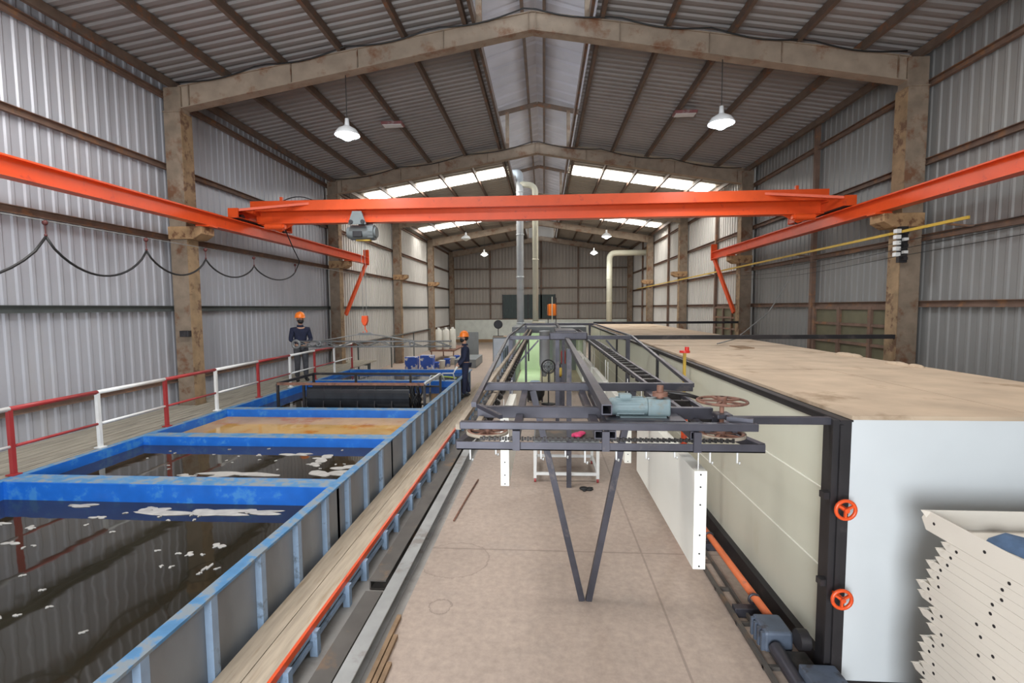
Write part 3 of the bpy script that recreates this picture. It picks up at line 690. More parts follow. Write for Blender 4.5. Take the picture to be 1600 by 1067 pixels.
b = MB().box(OX0 - .075, OX0 + .0, OY0 + .01, OY0 + .12, .03, OZ - .02); b.box(OX0 - .085, OX0 + .035, OY0 - .012, OY0 + .01, .03, OZ - .02); b.box(OX0 - .045, OX0 - .025, OY0 - .03, OY0, .05, OZ - .05)
b.build('corner_post', 'black', t)
MB().box(OX0 - .06, OX0, OY0 + .1, 12, 0, .16).build('base_rail', 'black', t)
for z in (1.345, .765):
    MB().box(OX0 - .006, OX0, OY0 + .12, OY1, z - .004, z + .004).build('panel_seam', 'white', t)
for y in (8.7, 13.5, 17.5): MB().box(OX0 - .04, OX0, y - .03, y + .03, 0, OZ - .06).build('upright', 'black' if y < 14 else 'ovencream', t)
for z in (1.32, .705):
    e = MB().ring((OX0 - .035, OY0 - .10, z), .062, .012, 'y', 22, 8)
    for k in range(3):
        a = k * 2 * math.pi / 3 + .5; e.bar((OX0 - .035, OY0 - .10, z), (OX0 - .035 + .06 * math.cos(a), OY0 - .10, z + .06 * math.sin(a)), .014, .014, (0, 1, 0))
    e.cyl((OX0 - .035, OY0 - .12, z), (OX0 - .035, OY0 - .01, z), .016); h = e.build('handwheel', 'orange', t)
    b = MB().box(OX0 - .12, OX0 - .07, OY0 + .0, OY0 + .06, z + .03, z + .075); b.build('seam_clamp', 'black', t)
# lumps of debris on the far edge of the top
for i, (x, y, s) in enumerate(((4.40, 7.3, .10), (4.38, 6.2, .08))):
    b = MB(); rn = random.Random(i)
    for k in range(5): b.ball((x + rn.uniform(-.05, .05), y + rn.uniform(-s * 2, s * 2), OZ + .01), s * rn.uniform(.5, 1), s * 1.6, s * .45, 8, 5)
    tag(b.build('debris_pile', 'oventop'), 'low heap of tan dust on the far edge of the oven top, ' + ['farther heap', 'nearer heap'][i], 'debris')
b = MB().box(3.38, 3.62, 8.6, 9.1, OZ + .01, OZ + .025); tag(b.build('scrap_plate', 'lumber'), 'small dark scrap plate lying on the oven top', 'plate')

# orange pipe, rails and drive unit at the foot of the oven
tag(MB().tube([(1.80, 6.4, .15), (1.82, 3.86, .15)], .033, 10).build('orange_pipe', 'orangepipe'), 'orange pipe lying along the foot of the oven side', 'pipe')
b = MB().box(1.60, 1.63, 3.3, 7.8, .01, .05); b.box(1.72, 1.74, 3.3, 7.8, .01, .05)
for i in range(9): b.box(1.6, 1.74, 3.5 + i * .5, 3.53 + i * .5, 0, .03)
tag(b.build('floor_rail', 'darkbeam'), 'narrow dark track on the floor beside the orange pipe', 'rail')
for i, y in enumerate((4.15, 5.3)):
    t = thing('pipe_clamp', 'small steel clamp around the orange pipe, ' + ['nearer one', 'farther one'][i], 'clamp', (1.80, y, 0))
    MB().box(-.17, .1, -.04, .04, .0, .08).build('block', 'steel', t, .006); MB().ring((0, 0, .15), .042, .012, 'y', 14).build('strap', 'steel', t)
t = thing('drive_gearbox', 'blue-grey gearbox and wheel on the floor at the near end of the orange pipe', 'gearbox', (1.77, 3.72, 0))
MB().box(-.11, .10, -.10, .14, .05, .21).build('housing', 'gearblue', t, .02)
b = MB()
for k in range(4): b.box(-.13, -.10, -.09 + k * .06, -.065 + k * .06, .06, .20)
b.build('fin', 'gearblue', t)
MB().cyl((.06, -.22, .25), (.13, -.22, .25), .07, n=18).build('pulley', 'black', t)
MB().cyl((-.05, -.5, .1), (-.05, -.14, .12), .05, n=14).build('shaft', 'steel', t)
MB().box(-.02, .16, -.55, -.14, .02, .10).build('bracket', 'black', t)
MB().box(-.02, .22, -.62, -.40, .0, .20).build('base_box', 'gearblue', t, .01)
t = thing('marker_post', 'thin yellow post with red cap against the oven edge', 'post', (1.93, 6.8, 0))
MB().bar((0, 0, 0), (0, 0, 2.03), .035, .035, (0, 1, 0)).build('post', 'yellow', t)
b = MB().cyl((0, 0, 2.03), (0, 0, 2.06), .07, n=14); b.cyl((.03, 0, 2.06), (.03, 0, 2.11), .03, n=10); b.build('cap', 'red', t)
tag(MB().cyl((1.57, 5.5, 0), (1.57, 5.5, 1.5), .035, n=12).build('orange_post', 'orange'), 'short upright orange pipe standing behind the white hanging panel', 'post')

# ------------------------------------------------------------------ overhead conveyor
t = thing('overhead_conveyor', 'dark steel overhead chain conveyor frame standing on a V-shaped leg', 'conveyor', (0, 0, 0))
def cb(x0, x1, y, z, w_=.06, h=.07, m_='steel'): MB().box(x0, x1, y - w_ / 2, y + w_ / 2, z - h / 2, z + h / 2).build('cross_beam', m_, t, .004)
cb(-.52, 1.27, 2.95, 1.945, .05, .045)
b = MB().box(-.54, 1.31, 2.925, 2.932, 1.795, 1.845); b.box(-.54, 1.31, 2.925, 2.975, 1.795, 1.802); b.build('front_channel', 'steel', t)
for sx, xa, xb in ((-1, -.53, -.40), (1, 1.30, 1.14)): MB().bar((xa, 2.95, 1.82), (xb, 3.42, 1.84), .045, .05).build('side_channel', 'steel', t)
cb(-.47, 1.15, 3.38, 1.935, .05, .08); cb(-.53, 1.29, 4.30, 1.965, .06, .07)
cb(-.67, 1.62, 9.1, 2.10, .07, .07); cb(-.63, 1.62, 16.1, 2.10, .07, .07); 
cb(1.62, 6.25, 9.1, 2.10, .07, .075, 'black'); cb(1.62, 6.25, 16.1, 2.14, .07, .075, 'black'); cb(1.15, 1.94, 3.40, 1.885, .05, .05)
MB().tubebox((.39, 3.02, 2.03), (.42, 9.1, 2.08), .065, .007).build('central_beam', 'steel', t)
MB().tubebox((.42, 9.1, 2.08), (.42, 17.5, 2.10), .065, .007).build('central_beam', 'steel', t)
for x in (-.17, .33, .41, .90):
    MB().tubebox((x, 2.93, 1.895), (x, 4.3, 1.915), .05, .006).build('link_tube', 'steel', t)
for x in (-.17, .37, .91): MB().box(x - .022, x + .022, 2.90, 2.925, 1.80, 1.92).build('stub', 'steel', t)
for (x0, y0, x1, y1) in ((-.67, 9.1, -.50, 3.4), (1.62, 9.1, 1.29, 4.3), (-.63, 16.1, -.67, 9.1), (1.62, 16.1, 1.62, 9.1)):
    MB().bar((x0, y0, 2.12), (x1, y1, 1.98 if y1 < 9 else 2.12), .036, .036).build('side_beam', 'steel' if x0 < 0 else 'steel', t)
for sx, a in ((-1, -.10), (1, .78)):
    MB().bar((.37 + sx * .03, 4.3, 0), (a, 4.3, 1.93), .055, .055, (0, 1, 0)).build('leg', 'steel', t)
for x, y in ((.365, 7.1), (.25, 9.1), (-.62, 9.1), (1.55, 9.1), (.5, 12.6), (-.6, 16.1), (1.5, 16.1)):
    MB().bar((x, y, 0), (x, y, 2.06), .07, .07, (0, 1, 0)).build('post', 'steel', t)
for sx, x in ((-1, -.5), (1, 1.55)):
    MB().bar((x, 9.1, 1.6), (x - sx * .4, 9.1, 2.05), .03, .03).build('knee_brace', 'steel', t)
for x in (-.56, -.44): MB().box(x - .018, x + .018, 3.1, 17, 1.875, 1.91).build('track_rail', 'steeldust', t)
for x in (1.03, 1.20): MB().box(x - .015, x + .015, 3.1, 17, 1.87, 1.905).build('track_rail', 'steel', t)
def chain(pts_f, n, name='chain'):
    b = MB()
    for i in range(n):
        p, q = pts_f(i / n), pts_f((i + .8) / n); b.bar(p, q, .014 if i % 2 else .026, .026 if i % 2 else .014)
    c = b.build(name, 'chain', t); c['kind'] = 'stuff'
chain(lambda u: (-.50, 3.1 + 13.9 * u, 1.84), 240); chain(lambda u: (1.115, 3.1 + 13.9 * u, 1.84), 240); chain(lambda u: (-.40 + 1.55 * u, 2.97, 1.855), 90)
b = MB()
for i in range(46):
    y = 3.4 + i * .3; b.box(1.03, 1.20, y, y + .05, 1.83, 1.90); b.ball((1.115, y + .02, 1.80), .028, n=7, m_=5)
b.build('track_trolleys', 'chain', t)['kind'] = 'stuff'
b = MB()
for i in range(46):
    y = 3.5 + i * .3; b.box(-.52, -.46, y, y + .05, 1.76, 1.87); b.ball((-.43, y + .02, 1.79), .03, n=7, m_=5)
b.build('track_trolleys', 'chain', t)['kind'] = 'stuff'
def wheel(c, R, r, nm, strap=False):
    b = MB().ring(c, R, r, 'z', 30, 8); c = Vector(c)
    for k in range(5):
        a = k * 2 * math.pi / 5 + .4; b.bar(c, c + Vector((math.cos(a), math.sin(a), 0)) * R, .02, .012)
    b.cyl(c + Vector((0, 0, -.03)), c + Vector((0, 0, .03)), .03, n=12); o = b.build(nm, 'rustwheel', t)
    if strap:
        q = MB(); q.lathe([(R + .018, -.010), (R + .018, .010), (R + .013, .010), (R + .013, -.010), (R + .018, -.010)], c, 30); q.build('drive_belt', 'steeldust', o)
wheel((1.14, 3.17, 2.06), .150, .009, 'sprocket_wheel'); wheel((1.12, 3.12, 1.86), .13, .012, 'sprocket_wheel', True); wheel((-.37, 3.12, 1.86), .12, .012, 'sprocket_wheel', True)
MB().cyl((1.14, 3.17, 1.84), (1.14, 3.17, 2.09), .014).build('wheel_shaft', 'rustwheel', t)
MB().box(1.09, 1.19, 3.10, 3.22, 1.955, 1.985).build('bearing_block', 'steel', t, .008); MB().bar((1.13, 3.05, 1.975), (1.26, 2.98, 1.975), .04, .03).build('bearing_bracket', 'steel', t)
MB().bar((-.46, 3.34, 1.985), (-.27, 3.0, 1.985), .025, .025).build('bearing_bracket', 'steel', t)
MB().box(.40, .90, 3.12, 3.36, 1.925, 1.94).build('motor_plate', 'steel', t)
MB().tube([(.78, 3.30, 2.10), (.95, 3.3, 2.08), (1.05, 3.28, 2.05)], .014, 6).build('drive_chain', 'chain', t)
b = MB().box(.22, .62, 9.3, 10.4, 2.10, 2.22); b.box(.1, .8, 9.0, 9.2, 2.06, 2.2); b.build('gear_unit', 'steel', t, .02)
hk = 0
for x, L in ((-.46, .07), (-.30, .035), (-.02, .06), (.13, .045), (.25, .08), (.44, .06), (.62, .05), (.79, .04), (1.00, .07), (1.16, .07)):
    b = MB().tube([(x, 2.955, 1.80), (x, 2.955, 1.795 - L), (x + .015, 2.955, 1.785 - L), (x + .015, 2.955, 1.80 - L)], .006, 6); b.build('hook', 'whitepaint', t)

m_ = thing('gear_motor', 'pale teal electric gear motor on the conveyor frame', 'motor', (.62, 3.26, 2.005))
b = MB().cyl((-.17, 0, 0), (.06, 0, 0), .058, n=20)
for k in range(10):
    a = k * math.pi / 5 + .1; b.bar((-.14, .06 * math.cos(a), .06 * math.sin(a)), (.04, .06 * math.cos(a), .06 * math.sin(a)), .006, .010)
b.build('motor_body', 'motor', m_)
b = MB().cyl((-.195, 0, 0), (-.17, 0, 0), .045, .058, n=20); b.build('fan_cover', 'motor', m_)
MB().box(.062, .21, -.055, .055, -.058, .055).build('gear_housing', 'motor', m_, .012)
MB().box(-.12, -.04, -.035, .035, .055, .085).build('terminal_box', 'motor', m_, .006)
MB().box(-.12, .18, -.07, .07, -.065, -.055).build('foot', 'motor', m_)
b = MB().cyl((.15, 0, .05), (.15, 0, .14), .022); b.cyl((.15, 0, .07), (.15, 0, .095), .05); b.build('output_sprocket', 'rustwheel', m_)

# ------------------------------------------------------------------ hanging white panels
def hung_panel(x, w_, y0, y1, z0, z1, ztopr, label, face=-1):
    p = thing('hanging_panel', label, 'panel', (x, y0, z0), 0, 'white powder coated panels hanging from the conveyor'); L = y1 - y0; H = z1 - z0
    b = MB(); tt = .006
    if face < 0: b.box(0, tt, 0, L, 0, H)
    else: b.box(w_ - tt, w_, 0, L, 0, H)
    a0, a1 = (tt, w_) if face < 0 else (0, w_ - tt)
    b.box(a0, a1, 0, tt, 0, H); b.box(a0, a1, L - tt, L, 0, H); b.box(a0, a1, tt, L - tt, 0, tt); b.box(a0, a1, tt, L - tt, H - tt, H)
    b.build('tray', 'white', p)
    h = MB()
    for fz in (.03, .16, .35, .66, .84, .965): h.cyl((w_ * .5, -.0015, H * fz), (w_ * .5, .0, H * fz), .006, n=8)
    h.build('bolt_holes', 'black', p)
    for yy in (.03, L - .05):
        MB().tube([(w_ * .4, yy, H - .02), (w_ * .4, yy, ztopr - z0)], .004, 5).build('hanger_wire', 'whitepaint', p)
hung_panel(.925, .075, 3.0, 4.85, 1.03, 1.655, 1.84, 'nearest white panel hanging at the right of the conveyor')
hung_panel(.93, .075, 5.6, 7.4, .86, 1.50, 1.84, 'second white panel on the right conveyor line, behind the nearest one')
hung_panel(.93, .075, 7.6, 9.4, .86, 1.50, 1.84, 'third white panel on the right conveyor line')
hung_panel(.93, .075, 9.7, 11.5, .86, 1.48, 1.84, 'fourth white panel on the right conveyor line')
hung_panel(.93, .075, 11.8, 13.6, .86, 1.45, 1.84, 'farthest white panel on the right conveyor line')
hung_panel(-.385, .075, 4.2, 5.4, 1.09, 1.70, 1.86, 'white panel hanging at the left of the conveyor', 1)

# ------------------------------------------------------------------ cart behind the V leg
t = thing('steel_cart', 'white steel trolley frame with a shelf standing behind the V leg', 'cart', (-.14, 7.3, 0))
for x in (0, .95):
    for y in (0, .9): MB().bar((x, y, .06), (x, y, .62), .045, .045, (0, 1, 0)).build('leg', 'whitepaint', t); MB().cyl((x - .015, y, .03), (x + .015, y, .03), .03).build('caster', 'redpaint', t)
for z, m1 in ((.13, 'whitepaint'), (.62, 'grey')):
    b = MB()
    for p, q in (((0, 0), (.95, 0)), ((.95, 0), (.95, .9)), ((.95, .9), (0, .9)), ((0, .9), (0, 0))): b.bar((*p, z), (*q, z), .04, .04)
    b.build('frame_rail', m1, t)
MB().box(0, .95, 0, .9, .625, .645).build('shelf', 'darkbeam', t)
b = MB(); rn = random.Random(2)
for k in range(7): b.ball((.50 + rn.uniform(-.1, .1), 7.5 + rn.uniform(-.05, .15), .675), .07, .06, .03, 8, 5)
tag(b.build('pink_rag', 'pink'), 'crumpled pink rag lying on the steel cart', 'rag')
t = thing('black_glove', 'small black glove lying on the floor below the cart', 'glove', (.58, 7.0, 0))
b = MB().ball((0, 0, .022), .07, .05, .024)
for k in range(4): b.ball((.07 + .02 * (k % 2), -.045 + k * .03, .014), .05, .014, .014, 8, 5)
b.ball((.0, -.06, .014), .03, .03, .014, 8, 5); b.build('glove_body', 'rubber', t)

# ------------------------------------------------------------------ stack of cream trays at the right
rn = random.Random(21); NL = 27; pz = 1.40 / NL
for i in range(NL):
    dy = rn.uniform(-.09, .05); dx = rn.uniform(-.001, .001)
    if i == NL - 1: dy, dx = 0.03, 0
    if i == NL - 2: dy = -.12
    nth = ['second', 'third', 'fourth', 'fifth', 'sixth', 'seventh', 'eighth', 'ninth', 'tenth', 'eleventh', 'twelfth', 'thirteenth', 'fourteenth', 'fifteenth', 'sixteenth', 'seventeenth', 'eighteenth', 'nineteenth', 'twentieth', 'twenty-first', 'twenty-second', 'twenty-third', 'twenty-fourth', 'twenty-fifth', 'twenty-sixth', 'bottom'][max(0, NL - 2 - i)]
    o = thing('metal_tray', ('topmost open cream metal tray of the stack in front of the oven' if i == NL - 1 else 'cream metal tray with bolt holes, %s from the top of the stack before the oven' % nth if i else 'bottom cream metal tray of the stack before the oven'), 'metal tray', (2.24 + dx, 1.15 + dy, i * pz + .001), 0, 'stacked cream metal trays')
    if i == 0 or i == NL - 1 or True:
        W, L, H, tt = 1.55, 1.75, .118 if i == NL - 1 else pz - .0014, .005
        b = MB().box(tt, W - tt, tt, L - tt, 0, tt); b.box(0, tt, 0, L, 0, H); b.box(W - tt, W, 0, L, 0, H); b.box(tt, W - tt, 0, tt, 0, H); b.box(tt, W - tt, L - tt, L, 0, H)
        # notched tab ends
        b.add([(0, L, 0), (0, L + .035, H * .5), (0, L, H), (.006, L, 0), (.006, L + .035, H * .5), (.006, L, H)], [(0, 1, 2), (5, 4, 3), (0, 3, 4, 1), (1, 4, 5, 2)])
        b.add([(0, L, H * .6), (-.035, L + .0, H), (0, L - .03, H), (0, L, H)], [(0, 1, 2), (0, 3, 1), (1, 3, 2)])
        b.build('tray_body', 'cream', o)
        h = MB()
        for yy in (L - .06, L - .38, L - .72, L - 1.05, L - 1.4):
            yy += rn.uniform(-.015, .015); h.cyl((-.0012, yy, H * .5), (0, yy, H * .5), .009, n=8)
        h.build('bolt_holes', 'black', o)
b = MB(); cx_, cy_ = 2.63, 2.60; pts = blob(cx_, cy_, .13, .24, 4)
b.add([(x, y, 1.356) for x, y in pts] + [(cx_ + (x - cx_) * .8, cy_ + (y - cy_) * .7, 1.400 + .02 * math.sin(14 * y)) for x, y in pts] + [(cx_, cy_, 1.395)],
      [(i, (i + 1) % 26, 26 + (i + 1) % 26, 26 + i) for i in range(26)] + [(26 + i, 26 + (i + 1) % 26, 52) for i in range(26)], True)
tag(b.build('blue_cloth', 'bluecloth'), 'dark blue cloth lying inside the topmost cream tray', 'cloth')

# ------------------------------------------------------------------ machinery in the background
t = thing('spray_booth', 'grey spray booth with glowing green-tinted interior at the end of the conveyor', 'booth', (0, 0, 0))
b = MB().box(-1.1, 1.45, 16.8, 21.5, 1.78, 1.98); b.build('roof', 'grey', t)
b = MB().box(-1.1, -1.0, 16.8, 21.5, 0, 1.78); b.build('side_wall', 'grey', t)
MB().box(1.35, 1.45, 16.8, 21.5, 0, 1.78).build('side_wall', 'ovencream', t)
MB().box(-1.0, -.15, 20.6, 20.7, 0, 1.78).build('back_panel', 'boothgreen', t)
MB().box(-.15, 1.35, 20.6, 20.7, 0, 1.78).build('back_panel', 'grey', t)
MB().box(-.62, -.56, 18.6, 18.66, .6, 1.78).build('door_post', 'black', t)
MB().box(-.95, -.15, 16.9, 20.6, 0, .03).build('floor_plate', 'boothgreen', t)
l = bpy.data.lights.new('booth_tube_light', 'AREA'); l.shape = 'RECTANGLE'; l.size = .5; l.size_y = 2.5; l.energy = 34; l.color = (.9, 1, .8)
o = bpy.data.objects.new('booth_tube_light', l); o.location = (-.55, 18.8, 1.74); col.objects.link(o)
for i, (x, y, r_, h) in enumerate(((.02, 16.2, .17, 1.85), (.42, 16.4, .13, 1.75), (.72, 17.2, .16, 1.7))):
    c = thing('cyclone_cylinder', 'grey upright cylinder before the spray booth, ' + ['leftmost and widest', 'middle one', 'rightmost one'][i], 'cylinder', (x, y, 0), 0, 'cylinders before the spray booth')
    MB().lathe([(.0, .35), (.06, .35), (r_, .75), (r_, h), (r_ + .01, h), (r_ + .01, h + .03), (0, h + .03)], n=24).build('vessel', 'ductgrey', c)
    b = MB()
    for k in range(3):
        a = k * 2.09; b.bar((r_ * math.cos(a), r_ * math.sin(a), 0), (r_ * math.cos(a), r_ * math.sin(a), .8), .03, .03, (0, 1, 0))
    b.build('stand', 'steel', c)
t = thing('fire_extinguisher', 'red fire extinguisher beside the grey cylinders', 'fire extinguisher', (.62, 15.6, .85))
b = MB().lathe([(0, 0), (.07, 0), (.075, .03), (.075, .38), (.05, .45), (.02, .47)], n=16); b.build('cylinder', 'red', t); MB().box(-.02, .02, -.05, .02, .47, .52).build('valve', 'black', t)
tag(MB().box(.52, .72, 15.5, 15.72, 0, .85).build('pedestal', 'grey'), 'grey pedestal under the fire extinguisher', 'pedestal')
t = thing('pedestal_fan', 'black round fan in front of the grey cylinders', 'fan', (.12, 13.2, 0))
b = MB().ring((0, 0, 1.05), .19, .012, 'y', 22); b.ring((0, 0, 1.05), .12, .006, 'y', 18); b.ring((0, .06, 1.05), .17, .01, 'y', 20)
for k in range(8):
    a = k * math.pi / 4; b.bar((0, 0, 1.05), (.19 * math.cos(a), 0, 1.05 + .19 * math.sin(a)), .006, .006, (0, 1, 0))
b.build('grille', 'black', t)
b = MB()
for k in range(4):
    a = k * math.pi / 2; b.prism((.03 * math.cos(a), .03, 1.05 + .03 * math.sin(a)), (.15 * math.cos(a), .045, 1.05 + .15 * math.sin(a)), [(-.04, 0), (.04, .0), (.04, .006), (-.04, .006)], (0, 1, 0))
b.build('blade', 'grey', t)
MB().cyl((0, .06, .02), (0, .06, 1.0), .018).build('pole', 'black', t); MB().lathe([(0, .0), (.2, 0), (.2, .02), (.03, .04), (0, .04)], (0, .06, 0), 20).build('base', 'black', t)
t = thing('yellow_pump', 'small yellow pump on a stand beside the black fan', 'pump', (.42, 13.0, 0))
MB().box(-.12, .12, -.1, .1, 0, .8).build('stand', 'steel', t); MB().ball((0, 0, .93), .12, .1, .13).build('body', 'yellow', t)
b = MB().cyl((0, 0, 1.04), (0, 0, 1.14), .03); b.build('cap', 'black', t)
t = thing('powder_hopper', 'round black powder hopper on the floor under the conveyor', 'hopper', (-.25, 13.6, 0))
MB().lathe([(0, .05), (.18, .05), (.26, .2), (.28, .45), (.28, .5), (.24, .52), (0, .52)], n=24).build('bowl', 'rubber', t)
b = MB()
for k in range(4): b.cyl((.2 * math.cos(k * 1.57), .2 * math.sin(k * 1.57), 0), (.2 * math.cos(k * 1.57), .2 * math.sin(k * 1.57), .12), .02, n=8)
b.build('foot', 'steel', t); MB().lathe([(0, .60), (.12, .60), (.2, .53), (.24, .52)], n=24).build('lid', 'bluegrey', t)
t = thing('control_cabinet', 'tall grey control cabinet left of the conveyor', 'cabinet', (-1.46, 17.0, 0))
MB().box(-.34, .34, 0, .6, .06, 1.62).build('body', 'grey', t, .01)
d = MB().box(-.31, .31, -.015, 0, .12, 1.58).build('door', 'ductgrey', t, .004); MB().box(.22, .25, -.03, -.015, .8, .95).build('handle', 'black', d)
MB().box(-.34, .34, .02, .58, 0, .06).build('plinth', 'black', t)
MB().box(-.34, .36, -.02, .62, 1.62, 1.645).build('top_board', 'oventop', t)
t = thing('small_fan', 'small dark round fan standing on the grey control cabinet', 'fan', (-1.62, 17.2, 1.645))
b = MB().ring((0, 0, .42), .13, .03, 'y', 18); b.cyl((0, -.03, .42), (0, .05, .42), .12, n=18); b.build('head', 'black', t); MB().cyl((0, 0, .02), (0, 0, .3), .015).build('pole', 'black', t); MB().box(-.18, .18, -.1, .1, 0, .02).build('base', 'black', t)
t = thing('side_panel_screen', 'grey-blue sheet screen standing left of the spray booth', 'screen', (-1.25, 14.6, 0))
MB().box(-.03, .0, 0, 2.0, .05, 1.35).build('sheet', 'bluegrey', t)
b = MB()
for y in (.05, 1.0, 1.95): b.box(-.05, .02, y - .025, y + .025, 0, 1.36)
b.build('frame', 'steel', t)
# ducts
def duct(name, label, pts, r, m1, flanges):
    d = thing(name, label, 'duct', pts[0]); o = Vector(pts[0])
    P = [Vector(p) - o for p in pts]
    # round corners
    out = [P[0]]
    for i in range(1, len(P) - 1):
        a, b_, c = P[i - 1], P[i], P[i + 1]; rr = min(r * 2.2, (a - b_).length * .45, (c - b_).length * .45)
        p0 = b_ + (a - b_).normalized() * rr; p1 = b_ + (c - b_).normalized() * rr
        for k in range(7):
            u = k / 6; out.append(p0 * (1 - u) ** 2 + b_ * 2 * u * (1 - u) + p1 * u * u)
    out.append(P[-1]); MB().tube(out, r, 16).build('pipe', m1, d)
    for z in flanges: MB().lathe([(r, -.02), (r + .02, -.02), (r + .02, .02), (r, .02)], (0, 0, z - o.z), 18).build('joint_ring', m1, d)
duct('exhaust_duct', 'tall galvanised grey exhaust duct rising from the spray booth to the ridge', [(-.96, 20, 1.98), (-.96, 20, 7.75), (-1.0, 20.6, 8.25), (-1.5, 21.2, 8.35)], .145, 'ductgrey', (2.02, 3.9, 5.6, 7.3))
duct('exhaust_duct', 'tall cream exhaust duct rising beside the grey one and bending into it', [(-.34, 20, 1.98), (-.34, 20, 7.55), (-.95, 20, 7.62)], .12, 'ductcream', (2.02, 4.6))
duct('exhaust_duct', 'cream duct rising behind the oven and turning right towards the wall', [(4.10, 31, 0), (4.10, 31, 6.0), (6.6, 31, 6.0)], .18, 'ductcream', (3.0, 4.4))
t = thing('orange_burner', 'orange burner tank on dark rods above the far booth roof', 'burner', (.33, 19.8, 1.98))
MB().lathe([(0, .34), (.17, .34), (.19, .37), (.19, .78), (.17, .81), (0, .81)], n=22).build('tank', 'helmet', t)
b = MB()
for x in (-.16, .16): b.cyl((x, -.1, 0), (x, -.1, 1.05), .016, n=8)
b.bar((-.16, -.1, 1.05), (.16, -.1, 1.05), .025); b.build('stand', 'black', t)
MB().cyl((0, -.2, .1), (0, -.2, 1.1), .02, n=8).build('gauge_rod', 'ductcream', t)
tag(MB().box(-.45, .05, 19.0, 19.6, 1.982, 2.08).build('roof_box', 'ductcream'), 'flat cream box lying on the booth roof', 'box')

# left background goods
t = thing('storage_bench', 'low rusty steel bench along the left wall carrying the white containers', 'bench', (-5.1, 23.6, 0))
MB().box(-.5, .7, 0, 3.0, .52, .58).build('top', 'rustwheel', t)
for x in (-.45, .65):
    for y in (.05, 2.9): MB().bar((x, y, 0), (x, y, .52), .05, .05, (0, 1, 0)).build('leg', 'rustwheel', t)
for i, (x, y) in enumerate(((-5.25, 24.0), (-4.92, 24.2), (-4.66, 24.6))):
    c = thing('plastic_container', 'tall white plastic container on the bench, ' + ['leftmost', 'middle one', 'rightmost'][i], 'container', (x, y, .58), 0, 'white containers on the bench')
    MB().lathe([(0, 0), (.15, 0), (.165, .03), (.165, .92), (.13, 1.0), (.06, 1.03), (.06, 1.08), (0, 1.08)], n=20).build('body', 'jug', c); MB().lathe([(.065, 1.05), (.07, 1.10), (0, 1.10)], n=14).build('cap', 'whitepaint', c)
for i, (x, y, w_, h) in enumerate(((-5.25, 19.0, .48, .55), (-4.6, 18.9, .5, .62))):
    p = thing('carton_box', ['left', 'right'][i] + ' blue and white carton behind the far tank', 'box', (x, y, .18), 0, 'blue and white cartons')
    MB().box(-w_ / 2, w_ / 2, -.2, .2, 0, h).build('carton', 'bluebox', p, .01)
    MB().box(-w_ / 2 + .02, w_ / 2 - .02, -.05, .05, h, h + .01).build('tape', 'whitepaint', p)
t = thing('wooden_pallet', 'wooden pallet under the blue and white cartons', 'pallet', (-4.95, 19, 0))
b = MB()
for k in range(7): b.box(-.6, .6, -.45 + k * .13, -.36 + k * .13, .14, .178)
for x in (-.55, 0, .5): b.box(x, x + .08, -.45, .45, 0, .14)
b.build('slats', 'lumber', t)
rn = random.Random(9)
for i in range(5):
    x, y = -4.6 + i * .1, 20.4 + i * .7
    c = thing('small_bucket', ['nearest', 'second', 'third', 'fourth', 'farthest'][i] + ' of the pale buckets in a row left of the right worker', 'bucket', (x, y, 0), 0, 'pale buckets')
    MB().lathe([(0, 0), (.13, 0), (.16, .34), (.165, .36), (.15, .36), (.14, .3), (0, .3)], n=16).build('bucket_body', 'jug' if i % 2 else 'bluebox', c); MB().tube([(-.15, 0, .34), (0, -.02, .44), (.15, 0, .34)], .006, 5).build('handle', 'rope', c)
t = thing('sheet_stack', 'dark grey upright sheet metal board leaning near the back left corner', 'sheet metal', (-3.7, 24.5, 0))
MB().box(-.35, .38, 0, .06, .0, 1.42).build('sheet', 'grey', t); MB().box(-.35, .38, -.5, 0, 0, .05).build('foot', 'darkbeam', t)
tag(MB().box(-3.95, -3.0, 21.2, 23.5, 0, .38).build('sheet_pile', 'grey', None, .01), 'low dark pile of sheet metal right behind the right worker', 'sheet metal')
t = thing('wall_handrail', 'long thin grey handrail along the left wall beyond the tanks', 'handrail', (-6.85, 0, 0))
MB().tube([(0, 17.4, 1.38), (0, 29, 1.40)], .03, 8).build('rail', 'greygirt', t)
for y in (17.5, 21.4, 25.2, 28.9): MB().bar((0, y, 0), (0, y, 1.38), .05, .05, (0, 1, 0)).build('post', 'greygirt', t)
t = thing('saw_horse', 'pale wooden trestle on the floor right of the right worker', 'trestle', (-1.5, 14.9, 0))
b = MB().bar((-.05, 0, .62), (-.05, 1.3, .62), .06, .08)
for y in (.1, 1.2): b.bar((-.2, y, 0), (-.05, y, .6), .05, .05); b.bar((.12, y, 0), (-.05, y, .6), .05, .05)
b.build('frame', 'plank', t)

